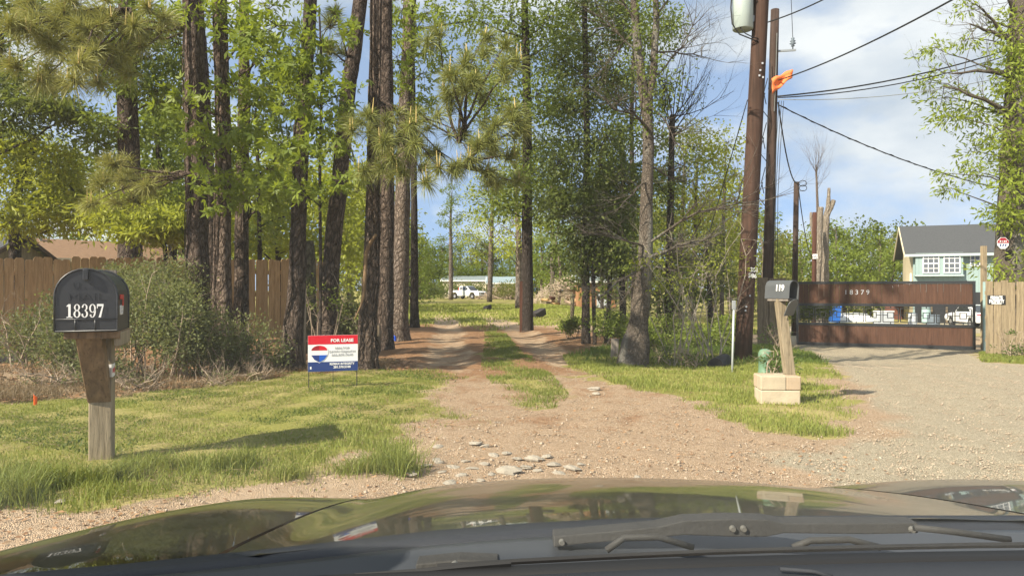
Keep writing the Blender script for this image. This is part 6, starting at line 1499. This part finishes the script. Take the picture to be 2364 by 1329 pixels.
# ------------------------------------------------------------------ vehicles far off
def wheel(parent, x, y, z, r, w, side):
    ty = MB().lathe([(r * .55, -w / 2), (r * .92, -w / 2), (r, -w * .3), (r, w * .3), (r * .92, w / 2), (r * .55, w / 2)], 20).build('wheel', 'tyre', parent, loc=(x, y, z), rot=(math.radians(90), 0, 0), smooth=False)
    MB().lathe([(.02, -w * .5), (r * .5, -w * .52), (r * .58, -w * .42), (r * .58, w * .42), (r * .5, w * .52), (.02, w * .5)], 16).build('rim', 'rim', ty)
def pickup(P, yaw):
    t_ = thing('pickup_truck', 'white extended-cab pickup truck parked in the far field', 'pickup truck', P, yaw)
    body = [(-2.6, .52), (-2.0, .50), (-1.95, .62), (-1.80, .82), (-1.5, .90), (-1.2, .82), (-1.05, .62), (-1.0, .42), (1.05, .42), (1.1, .62), (1.25, .82), (1.55, .90), (1.85, .82), (2.0, .62), (2.05, .45), (2.6, .42), (2.68, .60), (2.66, .86), (2.45, 1.00), (1.2, 1.10), (.5, 1.12), (-.85, 1.12), (-2.62, 1.12)]
    MB().prism(body, -.86, .86).build('body', 'car_white', t_, bevel=.04)
    cab = [(-.80, 1.115), (1.12, 1.095), (.55, 1.62), (.35, 1.70), (-.55, 1.70), (-.72, 1.62)]
    MB().prism([(x, z) for x, z in cab], -.76, .76).build('cab', 'car_white', t_, bevel=.04)
    for s in (-1, 1):
        for poly in ([(.40, 1.16), (.92, 1.16), (.46, 1.58), (.40, 1.58)], [(-.22, 1.16), (.33, 1.16), (.33, 1.60), (-.20, 1.60)], [(-.62, 1.16), (-.30, 1.16), (-.28, 1.58), (-.56, 1.58)]):
            MB().prism(poly, s * .765 - .006, s * .765 + .006).build('window', 'car_glass', t_)
        MB().box((2.60, s * .62, .80), (.14, .32, .17)).build('headlight', 'lamp_clear', t_, bevel=.02)
        for x in (-1.5, 1.55): wheel(t_, x, s * .74, .36, .36, .22, s)
        MB().box((.95, s * .92, 1.15), (.12, .14, .14)).build('mirror', 'car_white', t_, bevel=.02)
        MB().box((-.27, s * .864, .80), (.012, .008, .60)).build('door_seam', 'bin_grey', t_)
    MB().hexa([(1.09, -.68, 1.12), (1.10, .68, 1.12), (1.13, .68, 1.12), (1.13, -.68, 1.12)], [(.58, -.64, 1.61), (.58, .64, 1.61), (.61, .64, 1.62), (.61, -.64, 1.62)]).build('windshield', 'car_glass', t_)
    MB().box((2.665, 0, .74), (.05, .80, .22)).build('grille', 'bin_grey', t_); MB().box((2.68, 0, .50), (.12, 1.70, .16)).build('bumper', 'car_white', t_, bevel=.03)
    MB().box((-1.75, 0, 1.125), (1.55, 1.40, .03)).build('bed_floor', 'bin_grey', t_)
    return t_
tp_ = GP(1079, 691); tp_.y = 94; tp_.x = (1079 - 1182) / FOC * 94; tp_.z = T(tp_.x, 94)
pk = pickup(tp_, math.radians(-38))
o = MB().box((0, 0, .16), (.5, .45, .32)).lathe([(.06, .32), (.06, .40)], 8).build('fuel_can', 'truck_red', loc=tp_ + Vector((-1.0, .75, 1.14)), bevel=.03); tag(o, 'red plastic fuel can in the bed of the white pickup', 'can')
def sedan(P, yaw):
    t_ = thing('parked_car', 'white car parked behind the gate, seen from the rear', 'car', P, yaw)
    body = [(-2.2, .40), (-1.75, .36), (-1.7, .55), (-1.4, .70), (-1.1, .55), (-1.05, .34), (.95, .34), (1.0, .55), (1.3, .70), (1.6, .55), (1.65, .36), (2.15, .40), (2.2, .62), (2.05, .78), (1.2, .90), (-1.3, .98), (-2.1, .98), (-2.25, .80)]
    MB().prism(body, -.84, .84).build('body', 'car_white', t_, bevel=.05)
    MB().prism([(-1.75, .975), (1.15, .895), (.35, 1.38), (-.2, 1.43), (-.9, 1.38)], -.68, .68).build('cabin', 'car_white', t_, bevel=.05)
    for s in (-1, 1):
        MB().prism([(-1.15, 1.01), (.85, .97), (.28, 1.33), (-.75, 1.33)], s * .685 - .006, s * .685 + .006).build('window', 'car_glass', t_)
        MB().box((-2.19, s * .60, .80), (.10, .36, .16)).build('tail_light', 'lamp_red', t_, bevel=.03)
        for x in (-1.4, 1.3): wheel(t_, x, s * .72, .32, .32, .20, s)
    MB().hexa([(-1.79, -.60, 1.0), (-1.79, .60, 1.0), (-1.74, .60, .99), (-1.74, -.60, .99)], [(-.96, -.56, 1.375), (-.96, .56, 1.375), (-.92, .56, 1.385), (-.92, -.56, 1.385)]).build('rear_window', 'car_glass', t_)
    MB().box((-2.255, 0, .70), (.02, .45, .13)).build('licence_plate', 'sign_white', t_); MB().box((-2.24, 0, .45), (.10, 1.6, .16)).build('bumper', 'car_white', t_, bevel=.03)
cp_ = PX(2248, 740, 44.5); cp_.z = T(cp_.x, 44.5)
sedan(cp_, math.radians(80))
def yard(px, d): 
    p = PX(px, 700, d); return Vector((p.x, d, T(p.x, d)))
g = yard(1925, 50); bn = thing('wheelie_bin', 'bright blue wheeled bin seen through the gate scrollwork', 'bin', g)
MB().hexa([(-.30, -.30, .08), (.30, -.30, .08), (.30, .30, .08), (-.30, .30, .08)], [(-.38, -.38, 1.12), (.38, -.38, 1.12), (.38, .38, 1.12), (-.38, .38, 1.12)]).build('body', 'bin_blue', bn, bevel=.03)
MB().hexa([(-.41, -.41, 1.12), (.41, -.41, 1.12), (.41, .41, 1.12), (-.41, .41, 1.12)], [(-.37, -.34, 1.22), (.37, -.34, 1.22), (.37, .34, 1.22), (-.37, .34, 1.22)]).build('lid', 'bin_blue', bn, bevel=.02)
for s in (-1, 1): MB().lathe([(.11, -.03), (.11, .03)], 12).build('wheel', 'tyre', bn, loc=(s * .36, .28, .11), rot=(0, math.radians(90), 0))
g = yard(1973, 51); tb_ = thing('small_boat', 'white upturned boat hull lying behind the gate scrollwork', 'boat', g)
hull = []
N1, N2 = 12, 8
for i in range(N1 + 1):
    u = i / N1; w_ = .62 * math.sin(math.pi * min(1, .12 + .60 * u)) ; 
    for j in range(N2 + 1):
        a = math.pi * j / N2; hull.append((-1.3 + 2.6 * u, -w_ * math.cos(a), .02 + .62 * math.sin(a) ** .7 * (.9 if u < .8 else .9 - (u - .8) * 1.8)))
MB().add(hull, [(i * (N2 + 1) + j, (i + 1) * (N2 + 1) + j, (i + 1) * (N2 + 1) + j + 1, i * (N2 + 1) + j + 1) for i in range(N1) for j in range(N2)]).build('hull', 'car_white', tb_, True)
MB().tube([(-1.3, 0, .60), (0, 0, .66), (.9, 0, .60)], .03, 6).build('keel', 'tarp_grey', tb_)
g = yard(2040, 48); ch = thing('chest_freezer', 'grey-white chest standing behind the gate scrollwork', 'chest', g)
MB().box((0, 0, .42), (1.1, .6, .80)).build('body', 'tarp_grey', ch, bevel=.03); MB().box((0, 0, .86), (1.14, .64, .07)).build('lid', 'car_white', ch, bevel=.02)
g = yard(2075, 56); shd = thing('garden_shed', 'small dark red-brown shed seen through the gate', 'shed', g)
MB().box((0, 0, .75), (1.5, 1.3, 1.5)).build('wall', 'shed_brown', shd); MB().prism([(-.9, 1.5), (.9, 1.5), (0, 2.0)], -.8, .8).build('roof', 'shingle_dark', shd); MB().box((.2, -.66, .62), (.6, .03, 1.2)).build('door', 'dark_pole_wood', shd)
for px, d, mt, lab, w_, h_ in [(2107, 46, 'tarp_grey', 'pale grey plastic drum standing behind the gate', .26, .80), (2155, 45, 'bin_grey', 'dark grey lidded tub near the white parked car', .36, .70), (2138, 49, 'post_teal_grey', 'teal-grey water barrel behind the gate near the carport', .28, 1.1)]:
    g = yard(px, d); dr = thing('drum', lab, 'drum', g)
    MB().lathe([(w_ * .9, 0), (w_, .05), (w_, h_ * .32), (w_ * 1.04, h_ * .35), (w_, h_ * .38), (w_, h_ * .65), (w_ * 1.04, h_ * .68), (w_, h_ * .71), (w_ * .97, h_)], 18).build('body', mt, dr); MB().lathe([(w_ * 1.03, h_), (w_ * 1.03, h_ + .04), (w_ * .5, h_ + .07)], 18).build('lid', 'bin_grey', dr)

# ------------------------------------------------------------------ the car we look out of
car = thing('car', 'dark olive car with glossy hood and wipers, seen from its driver seat', 'car', (0.14, 0, 0))
PY = [.30, .63, .76, .90, 1.05, 1.2, 1.3, 1.45, 1.6, 1.75, 1.87]; PZ = [1.0, .955, .932, .906, .874, .838, .811, .755, .675, .580, .47]
CU = [-.915, -.905, -.88, -.85, -.80, -.76, -.70, -.64, -.58, -.43, -.37, -.32, -.25, -.12, 0, .12, .25, .32, .38, .44, .55, .65, .75, .82, .87, .90, .915]
CZ = [-.46, -.32, -.22, -.16, -.11, -.085, -.062, -.045, -.033, -.036, -.038, -.025, -.012, -.003, 0, -.002, -.008, -.016, -.020, -.014, -.004, -.002, -.012, -.04, -.12, -.25, -.46]
_ko = np.linspace(-1, 1, 9); _kw = (1 - _ko ** 2) / np.sum(1 - _ko ** 2)
def hood_z(u, y):
    w = .05 if abs(u) < .7 else .02
    return float(np.dot(np.interp(y + _ko * .12, PY, PZ), _kw) + np.dot(np.interp(u + _ko * w, CU, CZ), _kw))
def sm_prof(us): return us
def hood_grid(us, ys, rear):
    vs, fs = [], []
    for u in us:
        for k in ys:
            y = rear(u) + (1.87 - rear(u)) * k; vs.append((u, y, max(hood_z(u, y), .28)))
    n = len(ys)
    for i in range(len(us) - 1):
        for j in range(n - 1): fs.append((i * n + j, (i + 1) * n + j, (i + 1) * n + j + 1, i * n + j + 1))
    return MB().add(vs, fs)
HE = [(-300, 1352), (0, 1326), (300, 1299), (600, 1268), (800, 1246), (1000, 1224), (1200, 1208), (1400, 1197), (1700, 1191), (2000, 1189), (2364, 1189), (2700, 1196)]
def meets_hood(px, py):
    """where the sight line at the seam comes down onto the hood"""
    d = .40
    while d < 1.2:
        p = PX(px, py, d)
        if p.z < hood_z(p.x - .14, d) + .002: break
        d += .002
    return d
HD = [meets_hood(*q) for q in HE]; HU = [PX(q[0], q[1], d).x - .14 for q, d in zip(HE, HD)]
rear = lambda u: float(np.interp(u, HU, HD)) - .012
ks = np.linspace(0, 1, 26)
def hood_part(name, us):
    o = hood_grid(us, ks, rear).build(name, 'car_paint', car, True)
    s2 = o.modifiers.new('smooth', 'SUBSURF'); s2.levels = 1; s2.render_levels = 2
    return o
hd_ = hood_part('hood', np.linspace(-.395, .395, 24))
for s in (-1, 1):
    us = np.array([.401, .43, .47, .52, .58, .64, .70, .74, .78, .81, .84, .86, .88, .895, .905, .912, .915]); us = us if s > 0 else -us[::-1]
    fd = hood_part('fender', us)
    wl = thing if False else None
    wheel(car, s * .78, 1.20, .30, .30, .20, s)
    for w_ in [c_ for c_ in car.children if c_.name.startswith('wheel')][-1:]: w_.rotation_euler = (0, math.radians(90), 0)
    MB().hexa([(s * .905, .78, .25), (s * .905, -1.1, .25), (s * .85, -1.1, .25), (s * .85, .78, .25)], [(s * .90, .78, .86), (s * .88, -1.1, .93), (s * .83, -1.1, .93), (s * .83, .78, .84)]).build('door', 'car_paint', car)
    MB().tube([(s * .80, .72, .88), (s * .66, .20, 1.34)], .035, 8).build('pillar', 'dash', car)
MB().hexa([(-.80, 1.80, .22), (.80, 1.80, .22), (.66, 1.93, .22), (-.66, 1.93, .22)], [(-.84, 1.76, .54), (.84, 1.76, .54), (.70, 1.90, .52), (-.70, 1.90, .52)]).build('bumper', 'car_paint', car, bevel=.03)
# cowl: dark gap behind the hood, metal lip, wiper arms, windshield edge and dash; local x = world x - 0.14
def CP(px, py, d): 
    p = PX(px, py, d); return Vector((p.x - .14, p.y, p.z))
def ribbon(rows, name, mat, smooth=True, bevel=0.0):
    """sheet through rows of points"""
    n = len(rows[0]); vs = [p for r in rows for p in r]
    fs = [(i * n + j, (i + 1) * n + j, (i + 1) * n + j + 1, i * n + j + 1) for i in range(len(rows) - 1) for j in range(n - 1)]
    o = MB().add(vs, fs).build(name, mat, car, smooth); sd = o.modifiers.new('thickness', 'SOLIDIFY'); sd.thickness = .002; sd.offset = -1; return o
xs = np.linspace(-.86, .86, 22)
ribbon([[CP(x, y - 1, d - .001) for (x, y), d in zip(HE, HD)], [CP(x, y + 14, d - .016) for (x, y), d in zip(HE, HD)], [CP(x, y + 36, d - .045) for (x, y), d in zip(HE, HD)]], 'cowl_seal', 'cowl_plastic')
ribbon([[CP(x, y + 33, d - .046) for (x, y), d in zip(HE, HD)], [CP(x, y + 42, d - .055) for (x, y), d in zip(HE, HD)], [CP(x, y + 80, d - .080) for (x, y), d in zip(HE, HD)], [CP(x, y + 150, d - .12) for (x, y), d in zip(HE, HD)]], 'cowl_panel', 'cowl_metal')
# wipers: a channel arm, a folded joint and the blade below
def wiper(rows_arm, rows_blade, d, thick):
    w_ = MB()
    n = len(rows_arm); dy = Vector((0, .016, 0)); tp = [CP(x, y, d) for x, y, h in rows_arm]; bt = [CP(x, y + h, d - .002) for x, y, h in rows_arm]
    vs = tp + bt + [p + dy for p in tp] + [p + dy for p in bt]
    fs = [(0, n, 3 * n, 2 * n), (n - 1, 3 * n - 1, 4 * n - 1, 2 * n - 1)]
    for k in range(n - 1): fs += [(k, k + 1, n + k + 1, n + k), (2 * n + k, 3 * n + k, 3 * n + k + 1, 2 * n + k + 1), (k, 2 * n + k, 2 * n + k + 1, k + 1), (n + k, n + k + 1, 3 * n + k + 1, 3 * n + k)]
    w_.add(vs, fs)
    arm = w_.build('wiper_arm', 'wiper_grey', car, bevel=.001)
    pts = [CP(x, y, d - .03) for x, y in rows_blade]
    MB().tube(pts, thick, 6).build('wiper_blade', 'rubber', arm)
    MB().tube([p + Vector((0, -.004, -.006)) for p in pts], thick * .55, 6).build('squeegee', 'cowl_metal', arm)
    return arm
wa = wiper([(1278, 1236, 26), (1330, 1232, 24), (1520, 1214, 26), (1580, 1200, 34), (1690, 1196, 42), (1770, 1198, 40), (1810, 1206, 24), (2000, 1206, 26), (2120, 1206, 24)], [(1010, 1306), (1200, 1294), (1430, 1282), (1650, 1272), (1850, 1266), (2050, 1261), (2250, 1257), (2364, 1256)], .52, .0021)
for x, y in ((1297, 1249), (1690, 1218), (1715, 1218), (2103, 1220)): MB().lathe([(.0018, -.003), (.0024, 0), (.0018, .003)], 10).build('rivet', 'steel_bolt', wa, loc=CP(x, y, .519), rot=(math.radians(90), 0, 0))
for pp in ([(1400, 1268), (1440, 1240), (1520, 1238), (1600, 1262)], [(1830, 1262), (1870, 1246), (1960, 1244), (2030, 1262)], [(2110, 1216), (2200, 1226), (2330, 1244)]): MB().tube([CP(x, y, .505) for x, y in pp], .0026, 6).build('blade_holder', 'wiper_grey', wa, True)
wb = wiper([(960, 1300, 22), (1040, 1292, 22), (1060, 1290, 18), (1150, 1294, 10)], [(820, 1328), (960, 1318), (1080, 1306), (1180, 1298)], .50, .0021)
MB().lathe([(.0018, -.003), (.0026, 0), (.0018, .003)], 10).build('rivet', 'steel_bolt', wb, loc=CP(1050, 1301, .494), rot=(math.radians(90), 0, 0))
# windshield, its black lower band, and the dash top
dl = [(-200, 1352), (300, 1340), (700, 1328), (1000, 1312), (1200, 1302), (1500, 1288), (1800, 1279), (2100, 1272), (2364, 1268), (2600, 1267)]
ribbon([[CP(x, y, .47) for x, y in dl], [CP(x, y + 26 if x > 900 else y + 22, .455) for x, y in dl]], 'windshield_band', 'rubber')
ribbon([[CP(x, y + 24, .452) for x, y in dl], [CP(x, y + 60, .43) for x, y in dl], [CP(x, y + 160, .36) for x, y in dl], [CP(x, y + 700, .20) for x, y in dl]], 'dashboard', 'dash')
MB().tube([CP(1800, 1312, .440), CP(1880, 1318, .436), CP(1920, 1330, .43)], .0015, 6).build('dash_vent_rim', 'dash', car, True)
ws = MB(); n = 12; rowsW = []
for off in (0.0, .006):
    for k in np.linspace(0, 1, 6): rowsW.append([Vector((x * (1 - .18 * k), .490 * (1 - k) + .02 * k - off * .6, .973 + (1.37 - .973) * k - off * .75)) for x in np.linspace(-.80, .80, n)])
q = 6 * n; fs = []
for i in range(5):
    for j in range(n - 1): a_ = i * n + j; fs += [(a_, a_ + 1, a_ + n + 1, a_ + n), (q + a_, q + a_ + n, q + a_ + n + 1, q + a_ + 1)]
for j in range(n - 1): fs += [(j, q + j, q + j + 1, j + 1), (5 * n + j, 5 * n + j + 1, q + 5 * n + j + 1, q + 5 * n + j)]
for i in range(5): fs += [(i * n, (i + 1) * n, q + (i + 1) * n, q + i * n), (i * n + n - 1, q + i * n + n - 1, q + (i + 1) * n + n - 1, (i + 1) * n + n - 1)]
ws.add([p for r in rowsW for p in r], fs)
wo = ws.build('windshield', 'windshield_clear', car)
import bmesh
b_ = bmesh.new(); b_.from_mesh(wo.data); bmesh.ops.recalc_face_normals(b_, faces=b_.faces); b_.to_mesh(wo.data); b_.free()
rf = []
for k in np.linspace(0, 1, 7): rf.append([Vector((x, .05 - 1.1 * k, 1.37 + .05 * math.sin(math.pi * k) - .08 * (abs(x) / .66) ** 3)) for x in np.linspace(-.66, .66, 12)])
rfm = MB().add([p for r in rf for p in r], [(i * n + j, i * n + j + 1, (i + 1) * n + j + 1, (i + 1) * n + j) for i in range(6) for j in range(n - 1)]).build('roof', 'car_paint', car, True)
